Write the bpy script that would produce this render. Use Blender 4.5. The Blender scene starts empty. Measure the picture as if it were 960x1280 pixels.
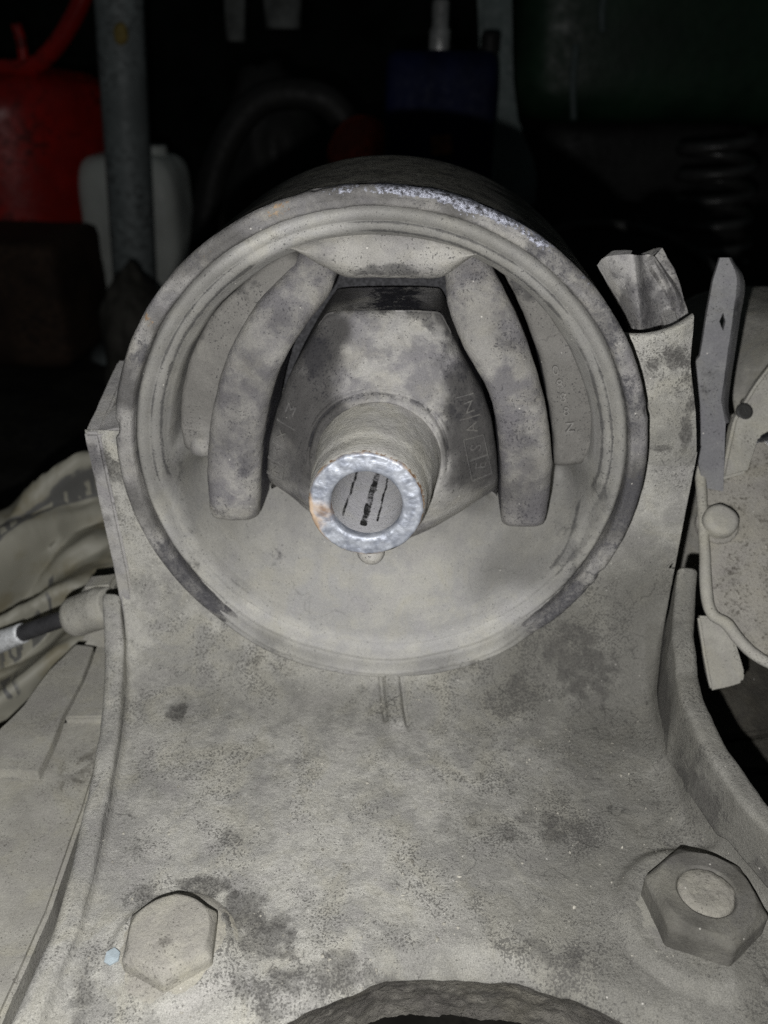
import bpy, bmesh, math, random
import numpy as np
from mathutils import Vector, Matrix

# ---------------------------------------------------------------- camera, world, light, exposure
S = bpy.context.scene
COL = S.collection
MM = 0.001
F_PX = 1060.0                                    # focal length for a 960 x 1280 picture
CAM = np.array([8.3, -144.3, 68.7])              # millimetres, tube axis = y, rim centre = origin
PITCH, YAW, ROLL = 0.4964, -0.0484, 0.013
FW = np.array([math.sin(YAW) * math.cos(PITCH), math.cos(YAW) * math.cos(PITCH), -math.sin(PITCH)])
RT = np.cross(FW, [0, 0, 1.0]); RT /= np.linalg.norm(RT)
UP = np.cross(RT, FW)
RT, UP = math.cos(ROLL) * RT + math.sin(ROLL) * UP, -math.sin(ROLL) * RT + math.cos(ROLL) * UP

cd = bpy.data.cameras.new('camera')
cam = bpy.data.objects.new('camera', cd); COL.objects.link(cam)
cam.matrix_world = Matrix(((RT[0], UP[0], -FW[0], CAM[0] * MM), (RT[1], UP[1], -FW[1], CAM[1] * MM),
                           (RT[2], UP[2], -FW[2], CAM[2] * MM), (0, 0, 0, 1)))
cd.sensor_fit = 'VERTICAL'; cd.sensor_height = 36.0; cd.lens = 36.0 * F_PX / 1280.0
cd.clip_start = 0.005; cd.clip_end = 50
cd.dof.use_dof = True; cd.dof.focus_distance = 0.142; cd.dof.aperture_fstop = 24
S.camera = cam

w = bpy.data.worlds.new('World'); S.world = w; w.use_nodes = True
w.node_tree.nodes['Background'].inputs['Color'].default_value = (0.80, 0.95, 1.0, 1)
w.node_tree.nodes['Background'].inputs['Strength'].default_value = 0.017

ld = bpy.data.lights.new('phone_flash', 'POINT')
ld.energy = 1.33; ld.shadow_soft_size = 0.0011; ld.color = (1.0, 0.99, 0.985)
lo = bpy.data.objects.new('phone_flash', ld); COL.objects.link(lo)
lo.location = (CAM - 9.0 * RT - 14.0 * UP) * MM      # the flash sits beside the lens, low left

vs = S.view_settings
vs.view_transform = 'Standard'; vs.look = 'None'; vs.exposure = 0.0; vs.gamma = 1.0
S.cycles.use_denoising = False
S.cycles.max_bounces = 6

# ---------------------------------------------------------------- helpers
def at(px, py, point, normal):
    """where the sight line through a pixel of the photograph meets a real plane (mm)"""
    d = FW + (px - 480) / F_PX * RT + (640 - py) / F_PX * UP
    n = np.asarray(normal, float)
    return CAM + d * (np.dot(np.asarray(point, float) - CAM, n) / np.dot(d, n))
def at_y(px, py, y): return at(px, py, (0, y, 0), (0, 1, 0))
def at_z(px, py, z): return at(px, py, (0, 0, z), (0, 0, 1))
def at_x(px, py, x): return at(px, py, (x, 0, 0), (1, 0, 0))

def _hash(ix, iy, iz):
    h = (ix.astype(np.int64) * 374761393 + iy.astype(np.int64) * 668265263 + iz.astype(np.int64) * 2147483647) & 0xffffffff
    h = ((h ^ (h >> 13)) * 1274126177) & 0xffffffff
    h = (h ^ (h >> 16)) & 0xffffffff
    return h / 4294967295.0
def vnoise(P):
    f = np.floor(P); t = P - f; t = t * t * (3 - 2 * t); f = f.astype(np.int64)
    r = 0
    for dx in (0, 1):
        for dy in (0, 1):
            for dz in (0, 1):
                wgt = (t[:, 0] if dx else 1 - t[:, 0]) * (t[:, 1] if dy else 1 - t[:, 1]) * (t[:, 2] if dz else 1 - t[:, 2])
                r = r + wgt * _hash(f[:, 0] + dx, f[:, 1] + dy, f[:, 2] + dz)
    return r * 2 - 1
def fbm(P, scale, octaves=4, seed=0.0):
    P = np.asarray(P, float) * scale + seed
    a, s = 0, 0
    for k in range(octaves):
        a = a + vnoise(P * 2 ** k + 17.3 * k) * 0.5 ** k; s += 0.5 ** k
    return a / s

def smooth01(x): x = np.clip(x, 0, 1); return x * x * (3 - 2 * x)

def thing(name, label, cat, loc=(0, 0, 0), group=None):
    o = bpy.data.objects.new(name, None); COL.objects.link(o)
    o.empty_display_size = 0.005
    o.location = Vector(loc) * MM; o['label'] = label; o['category'] = cat
    if group: o['group'] = group
    o['_l'] = [float(v) for v in loc]
    return o
def base_of(o):
    while o is not None:
        if '_l' in o: return np.array(o['_l'])
        o = o.parent
    return np.zeros(3)
def obj(name, me, mat, parent=None):
    o = bpy.data.objects.new(name, me); COL.objects.link(o)
    if mat: me.materials.append(mat)
    if parent is not None: o.parent = parent
    return o
def mesh(name, V, F, mat, parent=None, attrs=None, smooth=True, loc=None):
    """V in millimetres in the scene's own frame; linked as ONE mesh under parent"""
    V = np.asarray(V, float)
    b = base_of(parent) if parent is not None else np.asarray(loc if loc is not None else (0, 0, 0), float)
    me = bpy.data.meshes.new(name)
    me.from_pydata(((V - b) * MM).tolist(), [], [tuple(int(i) for i in f) for f in F])
    if attrs:
        for k, a in attrs.items():
            at_ = me.attributes.new(k, 'FLOAT', 'POINT'); at_.data.foreach_set('value', np.asarray(a, np.float32))
    if smooth: me.polygons.foreach_set('use_smooth', [True] * len(me.polygons))
    me.update()
    o = obj(name, me, mat, parent)
    if parent is None: o.location = Vector(b) * MM
    return o
def tag(o, label, cat, group=None):
    o['label'] = label; o['category'] = cat
    if group: o['group'] = group
    return o
def grid_faces(n, m, wrap=False):
    """n rows by m columns; wrap closes the columns"""
    F = []
    mm_ = m if wrap else m - 1
    for i in range(n - 1):
        a = i * m
        for j in range(mm_):
            k = (j + 1) % m
            F.append((a + j, a + k, a + m + k, a + m + j))
    return F
def spline(P, n):
    """n points on a Catmull-Rom curve through P, even in arc length"""
    P = np.asarray(P, float)
    Q = np.vstack([2 * P[0] - P[1], P, 2 * P[-1] - P[-2]])
    out = []
    for i in range(len(P) - 1):
        t = np.linspace(0, 1, 24, endpoint=False)[:, None]
        p0, p1, p2, p3 = Q[i], Q[i + 1], Q[i + 2], Q[i + 3]
        out.append(0.5 * (2 * p1 + (p2 - p0) * t + (2 * p0 - 5 * p1 + 4 * p2 - p3) * t ** 2 + (3 * p1 - p0 - 3 * p2 + p3) * t ** 3))
    out = np.vstack(out + [P[-1:]])
    d = np.r_[0, np.cumsum(np.linalg.norm(np.diff(out, axis=0), axis=1))]
    s = np.linspace(0, d[-1], n)
    return np.stack([np.interp(s, d, out[:, k]) for k in range(P.shape[1])], 1)
def lathe(profile, n, a0=0, a1=2 * math.pi):
    """profile (r, y) turned about the y axis"""
    pr = np.asarray(profile, float)
    t = np.linspace(a0, a1, n, endpoint=False)
    V = np.stack([pr[:, None, 0] * np.cos(t), np.repeat(pr[:, 1:2], n, 1), pr[:, None, 0] * np.sin(t)], -1)
    return V.reshape(-1, 3), grid_faces(len(pr), n, True)
def resample(profile, step):
    pr = np.asarray(profile, float)
    out = [pr[0]]
    for a, b in zip(pr[:-1], pr[1:]):
        k = max(1, int(np.linalg.norm(b - a) / step))
        for i in range(1, k + 1): out.append(a + (b - a) * i / k)
    return np.array(out)
def pipe(P, r, n=14, m=60, caps=True):
    """a tube along a curve; r a number or a list along it"""
    C = spline(P, m); T = np.gradient(C, axis=0); T /= np.linalg.norm(T, axis=1)[:, None]
    rr = np.interp(np.linspace(0, 1, m), np.linspace(0, 1, len(np.atleast_1d(r))), np.atleast_1d(r))
    u = np.cross(T[0], [0.3, 0.2, 0.93]); u /= np.linalg.norm(u)
    V = []
    for i in range(m):
        u = u - T[i] * np.dot(u, T[i]); u /= np.linalg.norm(u); v = np.cross(T[i], u)
        a = np.linspace(0, 2 * math.pi, n, endpoint=False)
        V.append(C[i] + rr[i] * (np.cos(a)[:, None] * u + np.sin(a)[:, None] * v))
    V = np.vstack(V); F = grid_faces(m, n, True)
    if caps: F += [tuple(range(n))[::-1], tuple((m - 1) * n + k for k in range(n))]
    return V, F
def plate_solid(P, normal, thick, bevel=0.4, seg=2, holes=()):
    """an outline of real points on a plane, given thickness behind it, edges rounded; returns a mesh data block builder"""
    P = np.asarray(P, float); n = np.asarray(normal, float); n /= np.linalg.norm(n)
    bm = bmesh.new()
    f = bm.faces.new([bm.verts.new(p) for p in P])
    bm.normal_update()
    if f.normal.dot(Vector(n)) < 0: f.normal_flip()
    r = bmesh.ops.extrude_face_region(bm, geom=[f])
    for v in [g for g in r['geom'] if isinstance(g, bmesh.types.BMVert)]: v.co = Vector(v.co)
    for v in f.verts: v.co -= Vector(n * thick)
    bmesh.ops.recalc_face_normals(bm, faces=bm.faces)
    if bevel > 0:
        bmesh.ops.bevel(bm, geom=list(bm.edges), offset=bevel, segments=seg, affect='EDGES', clamp_overlap=True)
    return bm
def bm_obj(name, bm, mat, parent=None, loc=None, smooth=False, sub=0, noise=0.0, seed=0.0, nscale=0.12, auto=None, spots=()):
    if sub:
        bmesh.ops.triangulate(bm, faces=[f for f in bm.faces if len(f.verts) > 4])
        for _ in range(sub):
            bmesh.ops.subdivide_edges(bm, edges=[e for e in bm.edges if e.calc_length() > 1.6], cuts=1, use_grid_fill=True)
    bm.normal_update()
    V = np.array([v.co[:] for v in bm.verts])
    if noise:
        N = np.array([v.normal[:] for v in bm.verts])
        V = V + N * (noise * fbm(V, nscale, 4, seed))[:, None]
    bm.verts.index_update()
    F = [[v.index for v in f.verts] for f in bm.faces]
    bm.free()
    o = mesh(name, V, F, mat, parent, {'stain_shade': blobs(V, spots, seed)} if spots else None, smooth=smooth, loc=loc)
    if auto is not None:
        o.data.polygons.foreach_set('use_smooth', [True] * len(o.data.polygons))
        o.data.set_sharp_from_angle(angle=math.radians(auto))
    return o
def blobs(V, spots, seed=0.0, rough=0.8):
    """ragged spots fixed on a surface: spots = [(centre, radius, strength)] in mm"""
    V = np.asarray(V); a = np.zeros(len(V)); n = 0.6 * fbm(V, 0.16, 4, seed) + 0.5 * fbm(V, 0.6, 3, seed + 9)
    for c, r, s in spots:
        d = np.linalg.norm((V - np.asarray(c)) / np.asarray(r), axis=1) + n * rough
        a = np.maximum(a, s * smooth01((1.3 - d) / 1.1))
    return a

# ---------------------------------------------------------------- materials
def mat_new(name):
    m = bpy.data.materials.new(name); m.use_nodes = True
    nt = m.node_tree; b = nt.nodes['Principled BSDF']
    return m, nt, b
class N:
    def __init__(s, nt): s.nt = nt; s.x = -200
    def new(s, t, **k):
        n = s.nt.nodes.new(t)
        for a, v in k.items(): setattr(n, a, v)
        return n
    def link(s, a, b): s.nt.links.new(a, b)
    def put(s, sock, v):
        if isinstance(v, bpy.types.NodeSocket): s.link(v, sock)
        else: sock.default_value = v
    def math(s, op, a, b=0.5, c=None, clamp=False):
        n = s.new('ShaderNodeMath', operation=op, use_clamp=clamp); s.put(n.inputs[0], a); s.put(n.inputs[1], b)
        if c is not None: s.put(n.inputs[2], c)
        return n.outputs[0]
    def mix(s, f, a, b, mode='MIX'):
        n = s.new('ShaderNodeMix', data_type='RGBA', blend_type=mode); n.clamp_factor = True
        s.put(n.inputs['Factor'], f)
        s.put(n.inputs['A'], a if isinstance(a, bpy.types.NodeSocket) else (*a, 1)); s.put(n.inputs['B'], b if isinstance(b, bpy.types.NodeSocket) else (*b, 1))
        return n.outputs['Result']
    def noise(s, vec, scale, detail=4, rough=0.55, dist=0.0):
        n = s.new('ShaderNodeTexNoise'); s.link(vec, n.inputs['Vector'])
        n.inputs['Scale'].default_value = scale; n.inputs['Detail'].default_value = detail
        n.inputs['Roughness'].default_value = rough; n.inputs['Distortion'].default_value = dist
        return n.outputs['Fac']
    def step(s, v, lo, hi, a=0.0, b=1.0):
        n = s.new('ShaderNodeMapRange', interpolation_type='SMOOTHSTEP')
        s.put(n.inputs['Value'], v); s.put(n.inputs['From Min'], lo); s.put(n.inputs['From Max'], hi)
        n.inputs['To Min'].default_value = a; n.inputs['To Max'].default_value = b
        return n.outputs['Result']
    def attr(s, name): return s.new('ShaderNodeAttribute', attribute_name=name).outputs['Fac']
def coords(g, seed=0.0):
    t = g.new('ShaderNodeTexCoord'); v = g.new('ShaderNodeVectorMath', operation='MULTIPLY_ADD')
    g.link(t.outputs['Object'], v.inputs[0]); v.inputs[1].default_value = (1000, 1000, 1000); v.inputs[2].default_value = (seed, seed * 0.7, seed * 1.3)
    return v.outputs[0]

def mk_dust(name, dust_a, dust_b, bare, pore=0.5, cracks=0.3, bump=0.5, seed=0.0, metal=0.0, rough=0.92, patch=0.06, warm=0.35, grain=0.26, pits=0.8, shine=None, oil_k=1.0):
    """caked road dust over a bare surface; 'stain' thins the dust in ragged spots, 'wear' rubs it to the bare surface, 'rust' reddens it"""
    m, nt, b = mat_new(name); g = N(nt); P = coords(g, seed)
    nA = g.noise(P, patch, 6, 0.62); nB = g.noise(P, 0.28, 7, 0.66, 0.4); nC = g.noise(P, 1.5, 5, 0.6); nD = g.noise(P, 6.5, 3, 0.7)
    st, we, ru, oil_shade = g.attr('stain_shade'), g.attr('wear'), g.attr('rust'), g.attr('oil_shade')  # the oil input carries grime tone and the shade painted into the bowl
    c = g.mix(g.step(g.math('ADD', g.math('MULTIPLY', nA, 0.65), g.math('MULTIPLY', nB, 0.35)), 0.43, 0.57), dust_a, dust_b)
    hue = g.noise(P, 0.11, 5, 0.6, 0.8)
    c = g.mix(g.step(hue, 0.46, 0.68, 0, warm), c, tuple(k * f for k, f in zip(dust_a, (1.03, 1.0, 0.87))))
    c = g.mix(g.step(hue, 0.50, 0.30, 0, warm), c, tuple(k * f for k, f in zip(dust_b, (0.98, 0.95, 1.02))))
    c = g.mix(g.math('MULTIPLY', oil_shade, g.step(g.math('ADD', nA, g.math('MULTIPLY', nB, 0.4)), 0.35, 0.75, 0.70, 1.0)), c, tuple(k * f for k, f in zip(dust_b, (0.50 * oil_k, 0.495 * oil_k, 0.475 * oil_k))))
    # fine pits, in loose clusters
    nE = g.noise(P, 2.6, 3, 0.5); nF = g.noise(P, 0.10, 4, 0.6, 0.5)
    clus = g.math('ADD', g.math('MULTIPLY', g.step(nF, 0.40, 0.68), 0.085 * pits), g.math('MULTIPLY', st, 0.10))
    pit = g.step(g.math('ADD', nE, clus), 0.675, 0.72)
    c = g.mix(g.math('MULTIPLY', pit, 0.68), c, bare)
    # pores and rubbed spots
    v = g.math('ADD', g.math('MULTIPLY', nC, 0.55), g.math('MULTIPLY', nB, 0.45))
    th = g.math('SUBTRACT', 0.735 - 0.10 * pore, g.math('MULTIPLY', st, 0.15))
    dm = g.step(g.math('SUBTRACT', v, th), 0.0, 0.13)
    c = g.mix(g.math('MULTIPLY', dm, 0.72), c, bare)
    soft = g.step(g.math('ADD', g.math('MULTIPLY', hue, 0.45), g.math('MULTIPLY', nB, 0.55)), g.math('SUBTRACT', 0.70, g.math('MULTIPLY', st, 0.46)), g.math('SUBTRACT', 0.90, g.math('MULTIPLY', st, 0.46)))
    c = g.mix(g.math('MULTIPLY', soft, 0.60), c, bare)
    # hair cracks in the crust
    if cracks > 0:
        vd = g.new('ShaderNodeVectorMath', operation='MULTIPLY_ADD')
        nz = g.new('ShaderNodeTexNoise'); g.link(P, nz.inputs['Vector']); nz.inputs['Scale'].default_value = 0.16; nz.inputs['Detail'].default_value = 5
        g.link(nz.outputs['Color'], vd.inputs[0]); vd.inputs[1].default_value = (9, 9, 9); g.link(P, vd.inputs[2])
        vo = g.new('ShaderNodeTexVoronoi', feature='DISTANCE_TO_EDGE'); g.link(vd.outputs[0], vo.inputs['Vector']); vo.inputs['Scale'].default_value = 0.055
        cr = g.math('MULTIPLY', g.step(vo.outputs['Distance'], 0.009, 0.002), g.step(g.noise(P, 0.06, 4), 0.56, 0.62))
        cr = g.math('MULTIPLY', cr, cracks, clamp=True)
        c = g.mix(cr, c, tuple(k * 0.5 for k in bare))
    # fine grain
    gr = g.step(nD, 0.25, 0.75, 1 - grain, 1 + grain)
    c = g.mix(1.0, c, gr, 'MULTIPLY')
    vs_ = g.new('ShaderNodeTexVoronoi'); g.link(P, vs_.inputs['Vector']); vs_.inputs['Scale'].default_value = 0.62
    spark = g.math('MULTIPLY', g.step(vs_.outputs['Distance'], 0.12, 0.07), g.math('GREATER_THAN', g.new('ShaderNodeSeparateColor').outputs[0], 0.9))
    sep = nt.nodes[-1] if False else [n for n in nt.nodes if n.bl_idname == 'ShaderNodeSeparateColor'][-1]
    g.link(vs_.outputs['Color'], sep.inputs[0])
    c = g.mix(g.math('MULTIPLY', spark, 0.7), c, (0.62, 0.60, 0.55))
    # rubbed and rusted places
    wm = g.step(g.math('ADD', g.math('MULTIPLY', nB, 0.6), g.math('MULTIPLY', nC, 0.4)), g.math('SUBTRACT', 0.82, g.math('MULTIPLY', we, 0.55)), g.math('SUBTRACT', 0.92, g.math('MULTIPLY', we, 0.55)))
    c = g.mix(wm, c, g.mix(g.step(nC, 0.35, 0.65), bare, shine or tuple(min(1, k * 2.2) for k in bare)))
    rm = g.step(g.math('ADD', g.math('MULTIPLY', hue, 0.5), g.math('MULTIPLY', nC, 0.5)), g.math('SUBTRACT', 0.80, g.math('MULTIPLY', ru, 0.5)), g.math('SUBTRACT', 0.90, g.math('MULTIPLY', ru, 0.5)))
    c = g.mix(rm, c, g.mix(g.step(nB, 0.35, 0.65), (0.16, 0.095, 0.055), (0.36, 0.26, 0.165)))
    g.link(c, b.inputs['Base Color'])
    mt = g.math('MULTIPLY', wm, metal); g.link(mt, b.inputs['Metallic'])
    g.link(g.math('SUBTRACT', rough, g.math('MULTIPLY', wm, 0.42 if metal else 0.2)), b.inputs['Roughness'])
    b.inputs['Specular IOR Level'].default_value = 0.25
    h = g.math('ADD', g.math('MULTIPLY', nB, 0.38), g.math('MULTIPLY', nC, 0.42))
    h = g.math('ADD', h, g.math('MULTIPLY', nD, 0.22))
    h = g.math('SUBTRACT', h, g.math('ADD', g.math('MULTIPLY', dm, 0.12), g.math('MULTIPLY', pit, 0.10)))
    bp = g.new('ShaderNodeBump'); bp.inputs['Strength'].default_value = bump; bp.inputs['Distance'].default_value = 0.0011
    g.link(h, bp.inputs['Height']); g.link(bp.outputs[0], b.inputs['Normal'])
    return m

def mk_plain(name, col, rough=0.6, metal=0.0, var=0.25, scale=0.08, bump=0.2, seed=0.0, dirt=None, spec=0.4, coat=0.0):
    m, nt, b = mat_new(name); g = N(nt); P = coords(g, seed)
    n1 = g.noise(P, scale, 6, 0.6); n2 = g.noise(P, scale * 9, 4, 0.6)
    c = g.mix(g.step(n1, 0.35, 0.65), tuple(k * (1 - var) for k in col), tuple(min(1, k * (1 + var)) for k in col))
    if dirt: c = g.mix(g.step(g.math('ADD', g.math('MULTIPLY', n1, 0.5), g.math('MULTIPLY', n2, 0.5)), 0.48, 0.62, 0, 0.85), c, dirt)
    g.link(c, b.inputs['Base Color']); b.inputs['Metallic'].default_value = metal
    g.link(g.step(n2, 0.2, 0.8, max(0.05, rough - 0.12), min(1, rough + 0.12)), b.inputs['Roughness'])
    b.inputs['Specular IOR Level'].default_value = spec; b.inputs['Coat Weight'].default_value = coat
    bp = g.new('ShaderNodeBump'); bp.inputs['Strength'].default_value = bump; bp.inputs['Distance'].default_value = 0.002
    g.link(n2, bp.inputs['Height']); g.link(bp.outputs[0], b.inputs['Normal'])
    return m

M = {}
M['plate'] = mk_dust('dusty_cast_plate', (0.415, 0.407, 0.37), (0.285, 0.280, 0.258), (0.080, 0.077, 0.072), pore=1.15, cracks=0.5, bump=0.6, seed=0, grain=0.42, pits=1.7)
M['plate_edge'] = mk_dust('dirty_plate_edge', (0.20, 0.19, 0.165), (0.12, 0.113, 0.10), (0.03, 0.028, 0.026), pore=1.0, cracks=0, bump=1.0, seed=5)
M['wall'] = mk_dust('dusty_bracket_sheet', (0.375, 0.367, 0.352), (0.27, 0.264, 0.258), (0.055, 0.053, 0.058), pore=0.5, cracks=0.4, bump=0.5, seed=11)
M['rim'] = mk_dust('dusty_steel_tube', (0.31, 0.302, 0.285), (0.175, 0.171, 0.170), (0.072, 0.071, 0.077), pore=1.5, cracks=0.0, bump=0.7, seed=23, metal=0.6, rough=0.85, shine=(0.55, 0.57, 0.66))
M['tube_out'] = mk_dust('bare_tube_outside', (0.30, 0.29, 0.25), (0.17, 0.165, 0.145), (0.018, 0.018, 0.018), pore=2.6, cracks=0, bump=1.0, seed=31)
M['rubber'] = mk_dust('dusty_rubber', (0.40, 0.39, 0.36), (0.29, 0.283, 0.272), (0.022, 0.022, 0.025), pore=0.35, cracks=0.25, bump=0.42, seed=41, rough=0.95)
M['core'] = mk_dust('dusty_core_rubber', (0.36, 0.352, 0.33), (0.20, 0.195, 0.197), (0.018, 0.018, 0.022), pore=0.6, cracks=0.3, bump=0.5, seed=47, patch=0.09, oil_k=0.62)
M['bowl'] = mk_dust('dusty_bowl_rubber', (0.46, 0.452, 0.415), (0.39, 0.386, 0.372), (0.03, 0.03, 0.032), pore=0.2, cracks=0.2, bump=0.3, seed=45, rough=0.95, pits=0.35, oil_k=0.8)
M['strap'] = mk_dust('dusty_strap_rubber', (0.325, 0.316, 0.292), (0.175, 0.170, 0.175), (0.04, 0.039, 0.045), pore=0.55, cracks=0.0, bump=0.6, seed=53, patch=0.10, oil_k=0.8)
M['sleeve'] = mk_dust('dusty_sleeve', (0.48, 0.47, 0.43), (0.40, 0.392, 0.37), (0.07, 0.066, 0.06), pore=0.45, cracks=0.0, bump=0.4, seed=61)
M['bolt'] = mk_dust('dusty_bolt', (0.375, 0.36, 0.305), (0.29, 0.278, 0.245), (0.085, 0.078, 0.068), pore=0.5, cracks=0.0, bump=0.5, seed=71)
M['nut'] = mk_dust('dusty_nut', (0.25, 0.243, 0.212), (0.165, 0.16, 0.147), (0.06, 0.056, 0.052), pore=0.6, cracks=0.0, bump=0.5, seed=77)
M['side'] = mk_dust('dusty_housing', (0.40, 0.39, 0.345), (0.33, 0.32, 0.285), (0.08, 0.073, 0.062), pore=0.6, cracks=0.0, bump=0.35, seed=83, pits=1.2)
M['fleck'] = mk_dust('flecked_dusty_sheet', (0.33, 0.315, 0.28), (0.27, 0.258, 0.23), (0.06, 0.052, 0.04), pore=2.3, cracks=0.0, bump=0.5, seed=89)
M['strip'] = mk_dust('grey_sheet_strip', (0.215, 0.215, 0.215), (0.17, 0.17, 0.175), (0.03, 0.03, 0.033), pore=0.2, cracks=0.0, bump=0.3, seed=97, metal=0.2)
# cut end of the steel sleeve: bright metal with rust
def mk_ring():
    m, nt, b = mat_new('cut_steel_end'); g = N(nt); P = coords(g, 3.0)
    n1 = g.noise(P, 0.25, 4, 0.6, 0.6); n2 = g.noise(P, 0.45, 6, 0.55, 0.3); ru = g.attr('rust')
    steel = g.mix(g.step(n2, 0.35, 0.65), (0.25, 0.27, 0.315), (0.45, 0.475, 0.52))
    rust = g.mix(g.step(n2, 0.35, 0.62), (0.20, 0.125, 0.075), (0.46, 0.35, 0.25))
    k = g.step(g.math('ADD', g.math('MULTIPLY', n1, 0.6), g.math('MULTIPLY', ru, 0.55)), 0.50, 0.74)
    g.link(g.mix(k, steel, rust), b.inputs['Base Color'])
    g.link(g.math('MULTIPLY', g.math('SUBTRACT', 1.0, k), 0.45), b.inputs['Metallic'])
    g.link(g.step(k, 0, 1, 0.55, 0.85), b.inputs['Roughness'])
    bp = g.new('ShaderNodeBump'); bp.inputs['Strength'].default_value = 0.45; bp.inputs['Distance'].default_value = 0.0006
    g.link(g.math('ADD', n1, g.math('MULTIPLY', n2, 0.6)), bp.inputs['Height']); g.link(bp.outputs[0], b.inputs['Normal'])
    return m
M['ring'] = mk_ring()
M['bore'] = mk_dust('dusty_bore', (0.55, 0.55, 0.56), (0.48, 0.48, 0.49), (0.012, 0.012, 0.012), pore=0.1, cracks=0, bump=0.25, seed=7)

# ---------------------------------------------------------------- large structure: floor of the workshop
PLATE_Z = -53.0
FLOOR_Z = -190.0
M['floor'] = mk_plain('workshop_floor', (0.035, 0.033, 0.028), 0.9, var=0.5, scale=0.02, dirt=(0.012, 0.012, 0.011), spec=0.2)
fl = mesh('floor', [(-3000, -1200, FLOOR_Z), (3000, -1200, FLOOR_Z), (3000, 4200, FLOOR_Z), (-3000, 4200, FLOOR_Z)], [(0, 1, 2, 3)], M['floor'], smooth=False)
fl['kind'] = 'structure'
M['backwall'] = mk_plain('workshop_wall', (0.02, 0.024, 0.02), 0.9, var=0.5, scale=0.01, spec=0.2)
bw = mesh('back_wall', [(-3000, 1900, FLOOR_Z), (3000, 1900, FLOOR_Z), (3000, 1900, 2500), (-3000, 1900, 2500)], [(0, 1, 2, 3)], M['backwall'], smooth=False)
bw['kind'] = 'structure'

# ---------------------------------------------------------------- the engine mount
em = thing('engine_mount', 'dusty rubber engine mount, round steel tube on a cast bracket plate', 'engine mount', (0, 0, PLATE_Z))

# --- steel tube
prof = resample([(46.7, 6), (46.7, 1.2), (46.95, 0.5), (47.4, 0.25), (47.9, 0.5), (48.2, 0.1), (49.1, 0.0), (49.6, 0.3), (50.0, 1.0), (50.0, 3.0)], 0.35)
V, F = lathe(prof, 720)
ang = np.degrees(np.arctan2(V[:, 2], V[:, 0]))
rad = np.hypot(V[:, 0], V[:, 2])
ns = fbm(V, 0.35, 4, 3.0); nl = fbm(V, 0.08, 3, 9.0)
chip = np.maximum(0, fbm(V, 0.16, 3, 21.0) - 0.28) * 3.0 * smooth01((rad - 48.2) / 1.5)
edge = smooth01(1 - np.abs(V[:, 1] - 0.3) / 1.5)
dr = -0.9 * chip + 0.16 * ns
V[:, 0] *= (1 + dr / rad); V[:, 2] *= (1 + dr / rad)
V[:, 1] += edge * (0.22 * ns + 0.3 * nl + 0.6 * chip)
low_ = smooth01((48 - np.abs(ang + 88)) / 22)
low2 = smooth01((82 - np.abs(ang + 88)) / 42)
V[:, 1] += low_ * (0.5 + 0.7 * nl)
top = smooth01(1 - np.abs(ang - 75) / 50)
wear = np.clip(top * 0.40 + 0.5 * top * smooth01((rad - 48.3) / 0.8) + 0.22 * smooth01(0.5 + 3 * fbm(V, 0.12, 3, 4.4)) + 0.15 * fbm(V, 0.1, 3, 7.7), 0, 1) * smooth01((rad - 46.8) / 0.6) * (1 - low2)
st = blobs(V, [(at_y(250, 740, 0), 9, .9), (at_y(215, 700, 0), 8, .8), (at_y(190, 440, 0), 5, .8), (at_y(240, 330, 0), 4, .7), (at_y(790, 640, 0), 10, .9), (at_y(700, 760, 0), 14, .9),
               (at_y(795, 490, 0), 9, .8), (at_y(760, 400, 0), 9, .7), (at_y(690, 320, 0), 9, .7), (at_y(150, 560, 0), 6, .4)], 5.0)
rust = blobs(V, [(at_y(262, 305, 0), (6, 1.5, 6), .5), (at_y(180, 395, 0), (2.5, 3, 4), .6), (at_y(350, 252, 0), (8, 1.5, 4), .5), (at_y(222, 345, 0), 3, .5)], 8.0)
mesh('outer_tube', V, F, M['rim'], em, {'wear': wear, 'stain_shade': st * (1 - 0.8 * low_), 'rust': rust, 'oil_shade': np.clip(0.36 + 1.5 * fbm(V, 0.16, 4, 77.0), 0, .9) * (1 - low2)})
V, F = lathe(resample([(50.0, 3.0), (50.05, 10), (50.05, 46), (49.4, 49.3), (47.5, 50.2), (46.6, 49.5), (46.6, 30)], 1.4), 300)
d = 0.03 * fbm(V, 0.2, 3, 2.0); rr = np.hypot(V[:, 0], V[:, 2]); V[:, 0] *= 1 + d / rr; V[:, 2] *= 1 + d / rr
mesh('tube_skin', V, F, M['tube_out'], em)

# --- rubber bushing: ring lip and bowl
def bowl_depth(r):
    return np.interp(r, [0, 8, 16, 22, 27, 31, 34.5, 37.2, 39.2, 40.6, 41.6, 42.2], [24, 24, 23.2, 22.0, 20.3, 18.2, 15.4, 12.4, 9.4, 6.8, 4.9, 3.8])
rs = np.r_[np.linspace(5, 42.0, 90)]
prof = [(r, bowl_depth(r)) for r in rs] + [(42.5, 3.5), (43.0, 3.0), (43.5, 2.9), (43.9, 3.1), (44.3, 2.7), (44.8, 2.1), (45.5, 1.8), (46.0, 1.9), (46.3, 2.4), (46.75, 2.9), (46.75, 6)]
prof = resample(prof, 0.4)
V, F = lathe(prof, 540)
rad = np.hypot(V[:, 0], V[:, 2])
def dent(c, r, depth):
    global V
    q = ((V[:, 0] - c[0]) / r[0]) ** 2 + ((V[:, 2] - c[2]) / r[1]) ** 2
    V[:, 1] += depth * np.exp(-q * 1.3)
dent(at_y(245, 606, 9), (4.5, 6.0), 10.0)
dent(at_y(714, 622, 9), (4.5, 6.5), 10.0)
dent(at_y(592, 648, 13), (4.5, 2.2), 7.0)
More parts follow.
